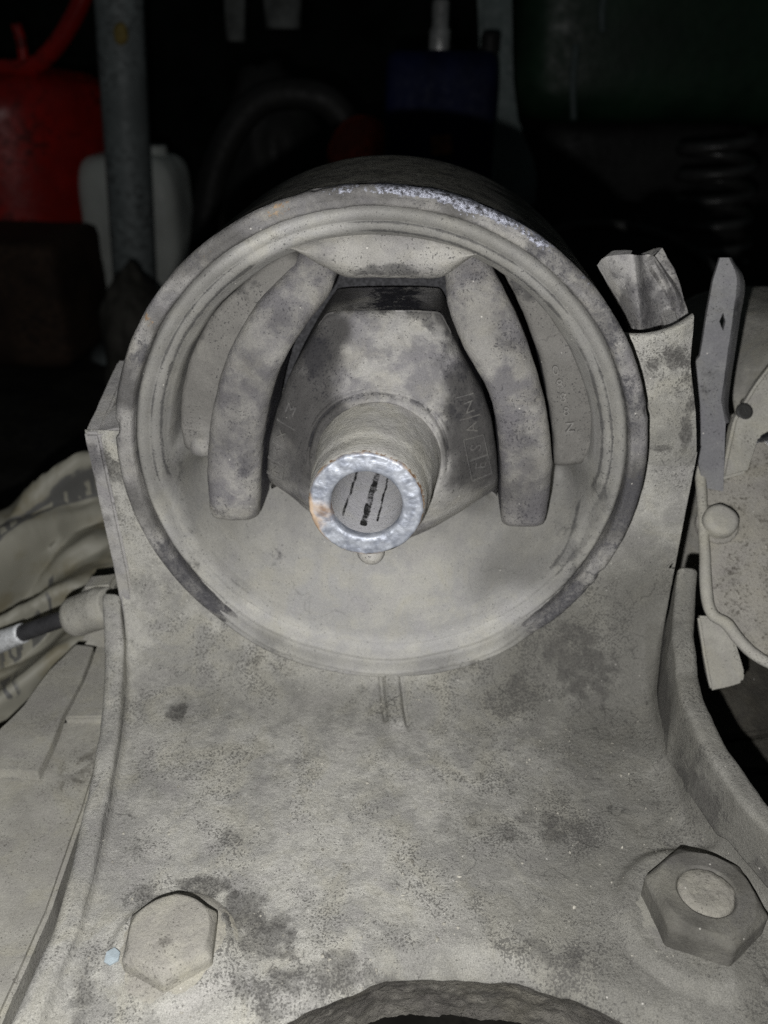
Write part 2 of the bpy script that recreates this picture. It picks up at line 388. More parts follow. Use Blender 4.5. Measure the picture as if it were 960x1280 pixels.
up = smooth01((V[:, 2] + 1) / 5) * smooth01((40.9 + 0.5 * fbm(V, 0.12, 3, 77.0) - rad) / 0.7)         # behind the pads the rubber is hollow
V[:, 1] += up * 14
V[:, 1] += 0.22 * fbm(V, 0.3, 4, 1.0) + 0.5 * fbm(V, 0.06, 3, 2.5)
st = blobs(V, [(at_y(345, 690, 12), (2.5, 4, 5), .75), (at_y(235, 715, 3), (4, 4, 9), .7), (at_y(300, 780, 3), (8, 4, 3), .6), (at_y(720, 700, 4), (6, 5, 8), .7),
               (at_y(650, 770, 4), (9, 4, 4), .6), (at_y(700, 640, 8), (4, 5, 8), .5), (at_y(230, 590, 7), (4, 5, 5), .6), (at_y(750, 620, 3), (4, 4, 8), .6), (at_y(600, 255, 3), (8, 4, 3), .5), (at_y(330, 300, 3), (8, 4, 3), .5)], 14.0)  # spots beside the two dents paint shade into the pockets
gn = fbm(V, 0.07, 3, 71.0)
for r_, w_ in ((46.65, .35), (43.85, .3), (42.3, .35)): st = np.maximum(st, np.exp(-((rad - r_ + 0.25 * gn) / w_) ** 2) * smooth01(0.75 + 1.2 * gn) * smooth01((V[:, 2] + 40) / 14))
bowl_oil_shade = 0.75 * smooth01((V[:, 2] + 39 + 6 * gn) / 22) * smooth01((43.0 - rad) / 1.0)  # dust tone plus painted shading that deepens the cup
bowl_oil_shade = np.maximum(bowl_oil_shade, np.clip(0.8 + 0.9 * gn, 0, 1) * (rad > 41.5) * smooth01((V[:, 2] + 44) / 26))
bowl_oil_shade = np.maximum(bowl_oil_shade, 0.8 * smooth01((V[:, 0] - 16 + 8 * gn) / 14) * smooth01((V[:, 2] + 40 + 8 * gn) / 14))  # right wall coloured darker, shade painted in so the bowl looks concave
bush = mesh('rubber_bushing', V, F, M['bowl'], em, {'stain_shade': st, 'wear': up, 'oil_shade': np.clip(bowl_oil_shade, 0, 0.85)})

# --- pillow: a thick band between two edge curves, front at depth y0(v), rounded edges, walls going back
def pillow(name, A, B, depth, mat, back=26.0, r=2.2, n=90, m=44, crown=0.8, seed=0.0, amp=0.25, spots=(), r_end=(2.0, 2.0), parent=None, lump=0.5, tone=0.35, **kw):
    """A, B: the two long edges as (x, z) points; depth: list of depths along it"""
    A = spline(A, n); B = spline(B, n)
    t = 0.5 - 0.5 * np.cos(np.linspace(0, math.pi, m))
    vv = np.linspace(0, 1, n)
    dep = np.interp(vv, np.linspace(0, 1, len(depth)), depth)
    rows = []
    L = np.r_[0, np.cumsum(np.linalg.norm(np.diff((A + B) / 2, axis=0), axis=1))]
    for i in range(n):
        Wd = np.linalg.norm(B[i] - A[i])
        P2 = A[i] + (B[i] - A[i]) * t[:, None]
        e = np.minimum(t, 1 - t) * Wd
        drop = r - np.sqrt(np.maximum(0, r * r - np.maximum(0, r - e) ** 2))
        for q, s in ((L[i], r_end[0]), (L[-1] - L[i], r_end[1])):
            if s > 0 and q < s: drop = drop + s - math.sqrt(max(0, s * s - (s - q) ** 2))
        y = dep[i] + drop - crown * (4 * t * (1 - t))
        row = np.stack([P2[:, 0], y, P2[:, 1]], 1)
        a = row[0].copy(); a[1] = back; c = row[-1].copy(); c[1] = back
        a2 = row[0].copy(); a2[1] += 2.0; c2 = row[-1].copy(); c2[1] += 2.0
        rows.append(np.vstack([a, a2, row, c2, c]))
    first = rows[0].copy(); first[:, 1] = back; last = rows[-1].copy(); last[:, 1] = back
    rows = [first] + rows + [last]
    V = np.vstack(rows); k = m + 4
    front = V[:, 1] < back - 0.5
    V[:, 1] += front * (amp * fbm(V, 0.35, 4, seed) + lump * fbm(V, 0.09, 3, seed + 5))
    V[:, 0] += 0.25 * fbm(V, 0.25, 3, seed + 31); V[:, 2] += 0.25 * fbm(V, 0.25, 3, seed + 41)
    at_ = {'oil_shade': np.clip(tone + 0.7 * fbm(V, 0.09, 3, seed + 2), 0, 1), 'stain_shade': blobs(V, spots, seed) if spots else np.zeros(len(V)), 'wear': np.tile(np.r_[1, .8, .25, np.zeros(k - 6), .25, .8, 1], len(rows))}
    return mesh(name, V, grid_faces(len(rows), k), mat, parent, at_, **kw)
def xz(pts, y): return [tuple(at_y(px, py, y)[[0, 2]]) for px, py in pts]

# side pads (outer) left and right
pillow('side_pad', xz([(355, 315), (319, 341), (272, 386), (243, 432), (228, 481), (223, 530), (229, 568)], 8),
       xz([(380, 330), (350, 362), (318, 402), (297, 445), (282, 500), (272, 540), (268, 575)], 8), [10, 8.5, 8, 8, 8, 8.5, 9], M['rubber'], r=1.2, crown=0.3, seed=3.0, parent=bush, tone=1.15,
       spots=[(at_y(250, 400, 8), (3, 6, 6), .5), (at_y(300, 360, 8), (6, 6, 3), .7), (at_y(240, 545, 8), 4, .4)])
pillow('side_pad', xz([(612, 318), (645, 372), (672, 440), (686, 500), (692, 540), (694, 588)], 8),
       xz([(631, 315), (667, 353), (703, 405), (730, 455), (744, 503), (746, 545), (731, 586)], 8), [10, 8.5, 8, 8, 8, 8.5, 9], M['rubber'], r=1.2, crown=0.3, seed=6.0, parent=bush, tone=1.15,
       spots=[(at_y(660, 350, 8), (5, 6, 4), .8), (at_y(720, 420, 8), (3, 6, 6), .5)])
# straps
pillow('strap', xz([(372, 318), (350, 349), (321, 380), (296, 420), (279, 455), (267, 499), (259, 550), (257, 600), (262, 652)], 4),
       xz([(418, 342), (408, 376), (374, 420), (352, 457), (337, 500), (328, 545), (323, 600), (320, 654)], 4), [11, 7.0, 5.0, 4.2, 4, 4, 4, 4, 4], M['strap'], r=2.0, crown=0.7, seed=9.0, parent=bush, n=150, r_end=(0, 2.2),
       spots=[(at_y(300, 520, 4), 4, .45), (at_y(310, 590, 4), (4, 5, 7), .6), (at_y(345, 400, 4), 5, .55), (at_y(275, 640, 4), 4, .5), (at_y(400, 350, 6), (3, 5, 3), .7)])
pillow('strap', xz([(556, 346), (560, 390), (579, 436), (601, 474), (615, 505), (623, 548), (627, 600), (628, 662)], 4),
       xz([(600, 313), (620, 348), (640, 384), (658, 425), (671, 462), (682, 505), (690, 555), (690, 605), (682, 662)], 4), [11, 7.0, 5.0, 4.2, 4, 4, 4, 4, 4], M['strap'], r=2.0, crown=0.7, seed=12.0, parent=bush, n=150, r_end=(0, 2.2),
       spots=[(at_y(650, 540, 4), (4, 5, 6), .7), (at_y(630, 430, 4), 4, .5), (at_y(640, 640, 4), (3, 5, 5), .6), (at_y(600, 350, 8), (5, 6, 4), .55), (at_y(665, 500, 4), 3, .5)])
# the small rubber foot of the left pad
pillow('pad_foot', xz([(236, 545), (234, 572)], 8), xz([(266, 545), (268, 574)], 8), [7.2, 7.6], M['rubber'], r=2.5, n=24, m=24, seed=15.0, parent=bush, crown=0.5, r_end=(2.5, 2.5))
# upper stop hanging from the ring
a0, a1 = math.radians(113.5), math.radians(64.5)
arc = [(42.6 * math.cos(a0 + (a1 - a0) * k / 12), 42.6 * math.sin(a0 + (a1 - a0) * k / 12)) for k in range(13)]
low = xz([(362, 304), (382, 318), (405, 334), (431, 347), (460, 349), (492, 350), (524, 349), (551, 347), (572, 334), (592, 319), (610, 307)], 7)
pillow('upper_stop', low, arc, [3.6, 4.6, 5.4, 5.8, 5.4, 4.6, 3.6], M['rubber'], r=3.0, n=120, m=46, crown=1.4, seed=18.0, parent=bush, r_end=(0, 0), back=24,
       spots=[(at_y(490, 338, 6), (11, 5, 1.8), .9), (at_y(430, 330, 6), (5, 5, 3), .35), (at_y(560, 290, 5), (5, 5, 2), .3)])  # the wide low spot paints the shade where the edge curves under

# --- core: bell shaped block round the sleeve
core_px = [(408, 392), (430, 390), (480, 389), (520, 389), (551, 391), (566, 420), (586, 458), (604, 490), (614, 520), (620, 560), (623, 600), (621, 630), (600, 644), (565, 664), (530, 684),
           (500, 697), (462, 704), (425, 694), (395, 668), (365, 641), (338, 614), (335, 585), (339, 545), (349, 505), (362, 468), (384, 428), (398, 406)]
D_EDGE = 11.5
ring = np.array(xz(core_px, D_EDGE))
ring = np.vstack([ring, ring[:1]])
ring = np.vstack([ring[:-1][np.r_[0:len(ring) - 1]], ring[:1]])
seg = np.r_[0, np.cumsum(np.linalg.norm(np.diff(ring, axis=0), axis=1))]
NA = 360
ss = np.linspace(0, seg[-1], NA, endpoint=False)
out = np.stack([np.interp(ss, seg, ring[:, k]) for k in (0, 1)], 1)
for _ in range(3): out = 0.5 * out + 0.25 * (np.roll(out, 1, 0) + np.roll(out, -1, 0))
th = np.arctan2(out[:, 1], out[:, 0]); R0 = np.hypot(out[:, 0], out[:, 1])
SR = 12.4
def core_depth(x, z):
    r = np.hypot(x, z)
    t = np.clip((r - SR) / 14.0, 0, 1)
    return 2.4 + 8.4 * t ** 1.1 + 0.5 * np.sin(np.arctan2(z, x) * 3)
rows = []
lowk = smooth01((-out[:, 1] - 7) / 9)
for f_, yb in ((1.0, 30), (1.0, 20), (1.0, 14), (1.0, 12.2)):
    rows.append(np.stack([out[:, 0] * f_, np.maximum(np.full(NA, yb), 22.5 * lowk), out[:, 1] * f_], 1))
for k, t in enumerate(np.linspace(0, 1, 62)):
    rr = R0 + (SR - R0) * t
    x, z = rr * np.cos(th), rr * np.sin(th)
    ed = (R0 - rr); q = np.maximum(0, 1.6 - ed)
    y = core_depth(x, z) + 1.6 - np.sqrt(np.maximum(0, 1.6 ** 2 - q ** 2))
    y = y + 9.5 * smooth01((-out[:, 1] - 7) / 9) * np.maximum(0, 1 - ed / 8.0) ** 2
    rows.append(np.stack([x, y, z], 1))
for r_, y_ in ((12.1, 2.2), (11.9, 2.5), (11.7, 3.2), (11.5, 4.5)):      # collar climbing the sleeve
    rows.append(np.stack([r_ * np.cos(th), np.full(NA, y_), r_ * np.sin(th)], 1))
# the flat top of the block runs back under the stop
V = np.vstack(rows); wall_rows = 4 * NA
V[wall_rows:, 1] += 0.25 * fbm(V[wall_rows:], 0.35, 4, 1.5) + 0.8 * fbm(V[wall_rows:], 0.07, 3, 6.5)
rim_c = np.hypot(V[:, 0], V[:, 2]); wob_ = 0.5 * fbm(V, 0.12, 3, 61.0); groove = np.exp(-((rim_c - 13.4 + wob_) / 0.30) ** 2) * smooth01(V[:, 2] / 6 + .6)
V[:, 1] += 0.8 * groove + 0.5 * np.exp(-((rim_c - 14.6 - wob_) / 0.25) ** 2) * smooth01(V[:, 2] / 6 + .2) * (fbm(V, 0.09, 2, 4.0) > 0)
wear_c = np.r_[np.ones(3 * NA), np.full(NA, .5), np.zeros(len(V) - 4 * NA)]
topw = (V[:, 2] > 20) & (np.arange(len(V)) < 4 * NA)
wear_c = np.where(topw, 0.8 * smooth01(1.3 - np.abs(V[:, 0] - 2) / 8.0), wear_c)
st = blobs(V, [(at_y(470, 372, 14), (10, 9, 4), 1.0), (at_y(520, 372, 14), (7, 9, 4), 1.0), (at_y(565, 450, 9), (5, 5, 8), .8), (at_y(560, 510, 8), (4, 5, 6), .85), (at_y(590, 500, 9), (4, 5, 8), .6),
               (at_y(395, 440, 9), (5, 6, 8), .75), (at_y(360, 480, 9), (3, 6, 9), .5), (at_y(420, 520, 7), (4, 5, 4), .45), (at_y(540, 410, 9), (2.5, 6, 4), .7), (at_y(335, 600, 9), (2, 5, 4), .5)], 33.0)
cn = fbm(V, 0.10, 4, 91.0)
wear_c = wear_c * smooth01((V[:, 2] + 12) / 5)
oilc = np.clip(smooth01((np.abs(V[:, 0] - 1.5) - 6.5 + 9 * cn) / 5.0) * smooth01((V[:, 2] + 14 + 6 * cn) / 10) * 0.95 + 0.25 * cn, 0, 1)
st = np.maximum(st, 0.9 * groove * (fbm(V, 0.15, 2, 9.0) > -0.15))
mesh('core', V, grid_faces(len(rows), NA, True), M['core'], bush, {'stain_shade': st, 'wear': wear_c, 'oil_shade': oilc})

# moulded letters on the core and the right pad
def letters(chars, mat, spec):
    """spec: (char, pixel centre, size mm, turn degrees); drawn proud of the rubber, following it"""
    VV, FF = [], []
    for ch, (px, py), size, turn, dfun in spec:
        cu = bpy.data.curves.new('t', 'FONT'); cu.body = ch; cu.size = size; cu.align_x = 'CENTER'; cu.align_y = 'CENTER'; cu.extrude = 0.0; cu.resolution_u = 3
        to = bpy.data.objects.new('t', cu); COL.objects.link(to)
        me = bpy.data.meshes.new_from_object(to.evaluated_get(bpy.context.evaluated_depsgraph_get()))
        c = at_y(px, py, 8.0); a = math.radians(turn)
        bm = bmesh.new(); bm.from_mesh(me)
        r = bmesh.ops.extrude_face_region(bm, geom=list(bm.faces)); 
        up_ = {v for v in r['geom'] if isinstance(v, bmesh.types.BMVert)}
        bm.verts.index_update(); b0 = len(VV)
        for v in bm.verts:
            x = c[0] + v.co.x * math.cos(a) - v.co.y * math.sin(a); z = c[2] + v.co.x * math.sin(a) + v.co.y * math.cos(a)
            VV.append((x, float(dfun(x, z)) + (0.5 if v not in up_ else -0.42), z))
        bm.verts.ensure_lookup_table()
        FF += [[b0 + v.index for v in f.verts] for f in bm.faces]
        bm.free(); bpy.data.objects.remove(to); bpy.data.curves.remove(cu); bpy.data.meshes.remove(me)
    o = mesh(chars, VV, FF, mat, bush, {'oil_shade': np.full(len(VV), .75)}, smooth=False)
    return o
def core_d2(x, z):
    p = np.array([[x, core_depth(x, z), z]])
    return core_depth(x, z) + 0.8 * fbm(p, 0.07, 3, 6.5)[0]
def bars(name, lines, mat, dfun, w_=0.28):
    VV, FF = [], []
    for p, q in lines:
        a, b_ = np.array(at_y(*p, 8.0))[[0, 2]], np.array(at_y(*q, 8.0))[[0, 2]]
        d_ = (b_ - a) / np.linalg.norm(b_ - a); n_ = np.array([-d_[1], d_[0]]) * w_ / 2
        k = 8; base = len(VV)
        for i in range(k + 1):
            c = a + (b_ - a) * i / k
            for s, e in ((-1.6, .3), (-0.6, -.38), (0.6, -.38), (1.6, .3)):
                x, z = c + n_ * s; VV.append((x, float(dfun(x, z)) + e, z))
        FF += [tuple(base + i for i in f) for f in grid_faces(k + 1, 4)]
    return mesh(name, VV, FF, mat, bush, {'oil_shade': np.full(len(VV), .75)}, smooth=False)
letters('moulded_letter', M['core'], [('Z', (345, 583), 3.0, -6, core_d2), ('Y', (347, 561), 2.6, -12, core_d2), ('X', (354, 539), 2.6, -18, core_d2), ('M', (365, 508), 2.8, -22, core_d2)])
letters('moulded_letter', M['core'], [('E', (601, 577), 3.2, 80, core_d2), ('S', (595, 553), 3.2, 80, core_d2), ('A', (590, 529), 3.0, 100, core_d2), ('Z', (586, 506), 3.0, 12, core_d2)])
bars('letter_frame', [((335, 571), (357, 575)), ((357, 575), (355, 595)), ((355, 595), (333, 591)), ((342, 549), (361, 554)), ((347, 522), (372, 529))], M['core'], core_d2)
bars('letter_frame', [((579, 541), (604, 540)), ((604, 540), (615, 592)), ((615, 592), (590, 595)), ((590, 595), (579, 541)), ((586, 568), (609, 566)), ((574, 518), (600, 516)), ((570, 493), (592, 491))], M['core'], core_d2)
padd = lambda x, z: 7.6
letters('moulded_letter', M['rubber'], [('Z', (712, 533), 2.8, 8, padd), ('8', (707, 513), 2.6, 8, padd), ('8', (703, 496), 2.6, 10, padd), ('8', (699, 479), 2.6, 12, padd), ('0', (694, 462), 2.6, 14, padd)])

# --- inner steel sleeve, its cut end and bore
NF = 15.6
V, F = lathe(resample([(12.0, 4.5), (11.8, 2.0), (11.6, 0), (11.25, -4), (10.9, -8.5), (10.55, -10.2), (10.35, -13), (10.1, -14.8), (9.8, -NF + .25)], 0.4), 240)
d = 0.16 * fbm(V, 0.4, 4, 3.3); rr = np.hypot(V[:, 0], V[:, 2]); V[:, 0] *= 1 + d / rr; V[:, 2] *= 1 + d / rr
rust = smooth01((-V[:, 1] - 13.6) / 1.6) * 0.8
lean = lambda V: V + np.stack([(V[:, 1] - 4) * 0.055, 0 * V[:, 1], 0 * V[:, 1]], 1)
V = lean(V)
sl = mesh('inner_sleeve', V, F, M['sleeve'], em, {'rust': rust, 'stain_shade': blobs(V, [(at_y(392, 590, -6), 3, .7), (at_y(530, 610, -6), 3, .7)], 2.0)})
V, F = lathe(resample([(10.0, -NF + .8), (9.9, -NF + .3), (9.6, -NF), (8.2, -NF - .05), (7.0, -NF), (6.5, -NF + .2), (6.25, -NF + .7), (6.2, -NF + 1.6)], 0.25), 240)
e = smooth01((np.hypot(V[:, 0], V[:, 2]) - 6.0) / 1.0)
V[:, 1] += e * (0.22 * fbm(V, 0.5, 4, 8.8) + 0.12 * fbm(V, 1.5, 2, 1.8))
rr = np.hypot(V[:, 0], V[:, 2]); d = (0.30 * fbm(V, 0.35, 4, 4.1)) * smooth01((rr - 8.5) / 1.0); V[:, 0] *= 1 + d / rr; V[:, 2] *= 1 + d / rr
aa = np.degrees(np.arctan2(V[:, 2], V[:, 0]))
rust = np.clip(0.08 + 0.50 * smooth01((rr - 8.9) / 1.1) + 0.55 * smooth01(1 - np.abs(((aa - 195 + 180) % 360) - 180) / 40) - 0.5 * smooth01(1 - np.abs(aa + 20) / 60), 0, 1)
V = lean(V)
mesh('cut_end', V, F, M['ring'], sl, {'rust': rust})
V, F = lathe(resample([(6.2, -NF + 1.5), (6.15, -5), (6.1, 20), (6.0, 40), (0.01, 40)], 0.35), 200)
ang = np.degrees(np.arctan2(V[:, 0], -V[:, 2]))     # 0 = bottom of the bore
wob = 3.0 * fbm(V, 0.35, 3, 5.0)
stripe = lambda a, w_, y0, y1: smooth01(1.6 - np.abs(ang + wob - a) / w_) * smooth01((V[:, 1] - y0) / 1.5) * smooth01((y1 - V[:, 1]) / 2)
st = np.clip(1.6 * stripe(-9, 5.0, -12.5, 30) + 1.2 * stripe(13, 2.2, -11, 30) + stripe(-48, 3, -13, 30), 0, 1)
V = lean(V)
mesh('bore', V, F, M['bore'], sl, {'stain_shade': st * .9, 'wear': st * .72})
# rubber nub under the end of the sleeve
bm = bmesh.new(); bmesh.ops.create_uvsphere(bm, u_segments=24, v_segments=16, radius=1.0)
for v in bm.verts: v.co = Vector((v.co.x * 2.5 - 0.35, v.co.y * 2.4 - NF + 2.5, v.co.z * 2.1 - 10.9))
bm_obj('rubber_nub', bm, M['rubber'], sl, smooth=True, noise=0.25, seed=4, nscale=0.5)

# --- bracket: plate, fillet and front wall in one sheet
def curve_x(pts):
    p = np.array(sorted(pts)); return lambda y: np.interp(y, p[:, 0], p[:, 1])
XR = curve_x([(-110, 108), (-90, 92), (-76, 80), (-62, 71), (-52, 65), (-42, 61), (-32, 58.5), (-20, 57.5), (-5, 58.5), (6, 61), (8, 61.5), (30, 66)])
XL = curve_x([(-110, -46), (-76, -42.5), (-62, -42.3), (-50, -43.5), (-36, -46), (-20, -49.5), (-8, -52.5), (2, -55), (8, -56.5), (30, -57)])
YW, RF = 8.0, 20.0
def cut_y(x): return np.where(np.abs(x - 19) < 47.5, -112.0 + np.sqrt(np.maximum(0, 48.0 ** 2 - (x - 19) ** 2)), -113)
path = [(YW - RF - k, PLATE_Z) for k in np.linspace(0, 1, 2)[:1]]
s_flat = np.linspace(0, 1, 170)
NX = 330
u = np.linspace(0, 1, NX)
rows = []
x_near = None
for t in s_flat:                                                     # flat plate from the near edge to the fillet
    y_f = YW - RF
    yy0 = -96 + (y_f + 96) * t
    xs = XL(yy0) + (XR(yy0) - XL(yy0)) * u
    y = np.full(NX, yy0)
    for _ in range(40):
        y0 = np.maximum(cut_y(xs), -96)
        y = 0.5 * y + 0.5 * (y0 + (y_f - y0) * t)
        xs = XL(y) + (XR(y) - XL(y)) * u
    rows.append(np.stack([xs, y, np.full(NX, PLATE_Z)], 1))
for a in np.linspace(0, math.pi / 2, 60)[1:]:
    y = YW - RF + RF * math.sin(a); z = PLATE_Z + RF - RF * math.cos(a)
    rows.append(np.stack([XL(y) + (XR(y) - XL(y)) * u, np.full(NX, y), np.full(NX, z)], 1))
for z in np.linspace(PLATE_Z + RF, 2, 60)[1:]:
    k = (z - (PLATE_Z + RF)) / (2 - PLATE_Z - RF)
    xl = -56.5 - 2.2 * k; xr = 61.5 - 0.3 * k
    rows.append(np.stack([xl + (xr - xl) * u, np.full(NX, YW), np.full(NX, z)], 1))
V = np.vstack(rows); nr = len(rows)
flat = smooth01((-V[:, 1]) / 10)
edge_n = smooth01(1 - (V[:, 1] - np.maximum(cut_y(V[:, 0]), -96)) / 5.0)
V[:, 2] += 0.35 * fbm(V, 0.12, 4, 1.0) + 0.9 * fbm(V, 0.03, 3, 4.0) + 0.10 * fbm(V, 0.9, 2, 7.0)
V[:, 2] -= 2.4 * edge_n ** 2                                          # rolled lip of the cut-out
V[:, 1] += 0.3 * fbm(V, 0.2, 3, 12.0) + edge_n * 0.9 * fbm(V, 0.2, 4, 2.0)
# edges turn up into the flanges
uu = np.tile(u, nr)
wid = XR(V[:, 1]) - XL(V[:, 1])
fr = np.maximum(0, 5.0 - (1 - uu) * wid); V[:, 2] += np.where(V[:, 2] < -25, 5.0 - np.sqrt(np.maximum(0, 25 - fr ** 2)), 0) * (V[:, 1] > -75)
fr = np.maximum(0, 1.6 - uu * wid); V[:, 2] += np.where(V[:, 2] < -25, 1.6 - np.sqrt(np.maximum(0, 2.56 - fr ** 2)), 0)
# raised pads of dust round the bolt and the nut
BOLT = at_z(216, 1186, PLATE_Z); NUT = at_z(873, 1150, PLATE_Z)
for c, r, hgt in ((BOLT, 10.5, 0.9), (NUT, 14.0, 1.6)):
    q = np.hypot(V[:, 0] - c[0], V[:, 1] - c[1]) / r
    V[:, 2] += hgt * smooth01((1.0 - q) / 0.18) * (V[:, 1] < -20)
# the moulded tab below the tube
tp, tq = at_z(487, 858, PLATE_Z), at_z(497, 915, PLATE_Z)
dx = V[:, 0] - (tp[0] + (tq[0] - tp[0]) * np.clip((V[:, 1] - tp[1]) / (tq[1] - tp[1]), 0, 1))
along = smooth01((V[:, 1] - tq[1]) / 3) * (V[:, 1] < 6)
V[:, 2] += along * (1.0 * smooth01((1.9 - np.abs(dx - .2)) / 0.7) - 1.5 * np.exp(-((dx + 2.1) / .35) ** 2) * smooth01((V[:, 1] - tq[1] - 2) / 3) - 0.9 * np.exp(-((dx - 2.4) / .4) ** 2))
P = lambda px, py: at_z(px, py, PLATE_Z)
st = blobs(V, [(P(250, 1108), (6, 3, 9), .75), (P(180, 1115), (4, 3, 9), .6), (P(300, 1135), (6, 4, 9), .8), (P(330, 1165), (8, 6, 9), .75), (P(330, 1235), (9, 5, 9), .6), (P(222, 888), (3, 4, 9), .8),
               (P(720, 860), (14, 14, 20), .7), (P(760, 800), (10, 12, 20), .65), (P(640, 880), (10, 8, 9), .4), (P(690, 1040), (14, 7, 9), .5), (P(620, 1040), (12, 8, 9), .35), (P(290, 840), (14, 9, 9), .4), (P(400, 850), (14, 7, 9), .4),
               (P(550, 1110), (10, 8, 9), .3), (P(420, 1215), (12, 5, 9), .6), (P(700, 1200), (12, 6, 9), .45), (P(880, 960), (7, 16, 12), .5), (P(900, 1040), (9, 9, 12), .5), (P(285, 1050), (4, 3, 9), .45), (P(170, 1060), (3, 9, 9), .35),
               (P(110, 1230), (3, 9, 9), .5), (P(650, 990), (16, 9, 9), .3), (at_y(840, 560, YW), (5, 9, 12), .5), (at_y(830, 500, YW), (3, 9, 3), .8), (at_y(835, 540, YW), (2, 9, 2), 1.0), (at_y(140, 620, YW), (5, 9, 12), .5), (at_y(125, 580, YW), (4, 9, 6), .8)], 3.0)
F = grid_faces(nr, NX)
hole = (np.hypot(V[:, 0], V[:, 2]) < 48.6) & (V[:, 1] > -1.0)
F = [f for f in F if not all(hole[i] for i in f)]
def oil_tone(V):
    n_ = fbm(V, 0.035, 3, 55.0)
    o_ = smooth01((V[:, 0] + 12 + 32 * n_ - 0.25 * (V[:, 1] + 40)) / 52) * 0.80
    o_ = np.maximum(o_, 0.85 * smooth01(1.25 - np.hypot((V[:, 0] - 36) / 22, (V[:, 1] - 0) / 16) + 0.6 * n_))
    o_ = np.maximum(o_, 0.45 * smooth01(1.25 - np.hypot((V[:, 0] + 12) / 34, (V[:, 1] + 6) / 9) + 0.9 * n_))
    o_ = np.maximum(o_, 0.95 * smooth01((V[:, 0] - 56) / 2) * smooth01((-35.5 - V[:, 2]) / 3))
    o_ = o_ * smooth01((-8 - V[:, 2]) / 22)
    return np.maximum(o_, 0.65 * smooth01(1.3 - np.hypot((V[:, 0] - 24) / 30, (V[:, 1] + 68) / 12) + 0.4 * n_))
oil_shade = oil_tone(V)
pl = mesh('base_plate', V, F, M['plate'], em, {'stain_shade': np.clip(st * 1.3, 0, 1), 'oil_shade': oil_shade})
# the thick rough edge of the cut-out below the lip
n0 = rows[0].shape[0]
E0 = V[:n0].copy(); lo_rows = []
for k, t in enumerate(np.linspace(0, 1, 26)):
    r_ = E0.copy(); r_[:, 2] -= 14 * t; r_[:, 1] += 2.2 * math.sin(t * 2.2) + 1.2 * t
    r_[:, 1] += (0.9 * fbm(r_, 0.25, 4, 3.0) + .5 * fbm(r_, .8, 3, 9.)) * smooth01(t * 5)
    lo_rows.append(r_)
mesh('cut_edge', np.vstack(lo_rows), grid_faces(26, n0), M['plate_edge'], pl)

# dust crust bridging the bottom of the rim, bowl and plate
NB, NC = 260, 40
angs = np.radians(np.linspace(-146, -34, NB)); rowsc = []
prc = spline([(42.6, 4.4), (43.6, 2.9), (44.8, 1.9), (45.7, 1.3), (46.6, 1.0), (47.2, 0.1), (48.0, -0.7), (48.9, -0.9), (49.6, -0.5), (50.2, 0.6), (50.7, 2.5)], NC)
for a in angs:
    k = smooth01((math.radians(56) - abs(a + math.radians(90))) / math.radians(26))
    p = prc.copy(); p[:, 1] += (1 - k) * (1.6 + np.maximum(0, -p[:, 1] + 1.0)); p[:, 0] = np.minimum(p[:, 0], 49.3 + 1.4 * k)
    rowsc.append(np.stack([p[:, 0] * math.cos(a), p[:, 1], p[:, 0] * math.sin(a)], 1))
V = np.vstack(rowsc); rr = np.hypot(V[:, 0], V[:, 2])
rid = 0.25 * np.sin(rr * 2.6 + 1.5 * fbm(V, 0.06, 2, 3.0))
V[:, 1] += 0.45 * fbm(V, 0.18, 4, 2.0) + 0.8 * fbm(V, 0.05, 3, 8.0) + rid * (rr < 49)
st = blobs(V, [(at_y(420, 845, -2), (12, 5, 2), .6), (at_y(600, 835, -2), (16, 5, 2), .5), (at_y(330, 815, -1), (8, 5, 3), .6), (at_y(690, 790, -1), (9, 5, 5), .7), (at_y(260, 770, 0), (6, 5, 6), .7)], 9.0)
mesh('dust_crust', V, grid_faces(NB, NC), M['bowl'], em, {'stain_shade': st, 'oil_shade': np.clip(np.maximum(oil_tone(V), .35) + 0.7 * fbm(V, 0.08, 3, 5.), 0, .8) * smooth01((rr - 44.0) / 3.5)})

# --- side flanges standing up from the plate
def flange(path_in, tops, thick, side, mat, y_list, spots=(), seed=0.0):
    """path_in(y): inner x at the plate; tops(y): height of the top; side +1 right, -1 left"""
    rows = []
    for y in y_list:
        x0 = path_in(y); H = tops(y); zb = PLATE_Z
        sec = []
        for k in np.linspace(0, 1, 18): sec.append((x0 + 0.4 * k * side, zb - 0.5 + (H - 1.2 - zb + 0.5) * k))
        rt = min(thick / 2, 1.3)
        for a in np.linspace(0, math.pi / 2, 7)[1:]: sec.append((x0 + side * (0.4 + rt * (1 - math.cos(a))), H - 1.2 + 1.2 * math.sin(a)))
        for k in np.linspace(0, 1, 8)[1:]: sec.append((x0 + side * (0.4 + rt + (thick - 2 * rt) * k), H))
        for a in np.linspace(0, math.pi / 2, 7)[1:]: sec.append((x0 + side * (0.4 + thick - rt + rt * math.sin(a)), H - 1.2 + 1.2 * math.cos(a)))
        for k in np.linspace(0, 1, 10)[1:]: sec.append((x0 + side * (0.4 + thick - 0.6 * k), H - 1.2 + (-74 - H + 1.2) * k))
        rows.append([(sx, y, sz) for sx, sz in sec])
    V = np.array(rows).reshape(-1, 3)
    V[:, 0] += 0.25 * fbm(V, 0.2, 4, seed) + 0.7 * fbm(V, 0.05, 2, seed + 3); V[:, 2] += 0.3 * fbm(V, 0.15, 3, seed + 5)
    k = len(rows[0]); Fq = grid_faces(len(rows), k)
    Fq.append(tuple((len(rows) - 1) * k + j for j in range(k)))
    return mesh('side_flange', V, Fq, mat, em, {'stain_shade': blobs(V, spots, seed), 'oil_shade': oil_tone(V)})
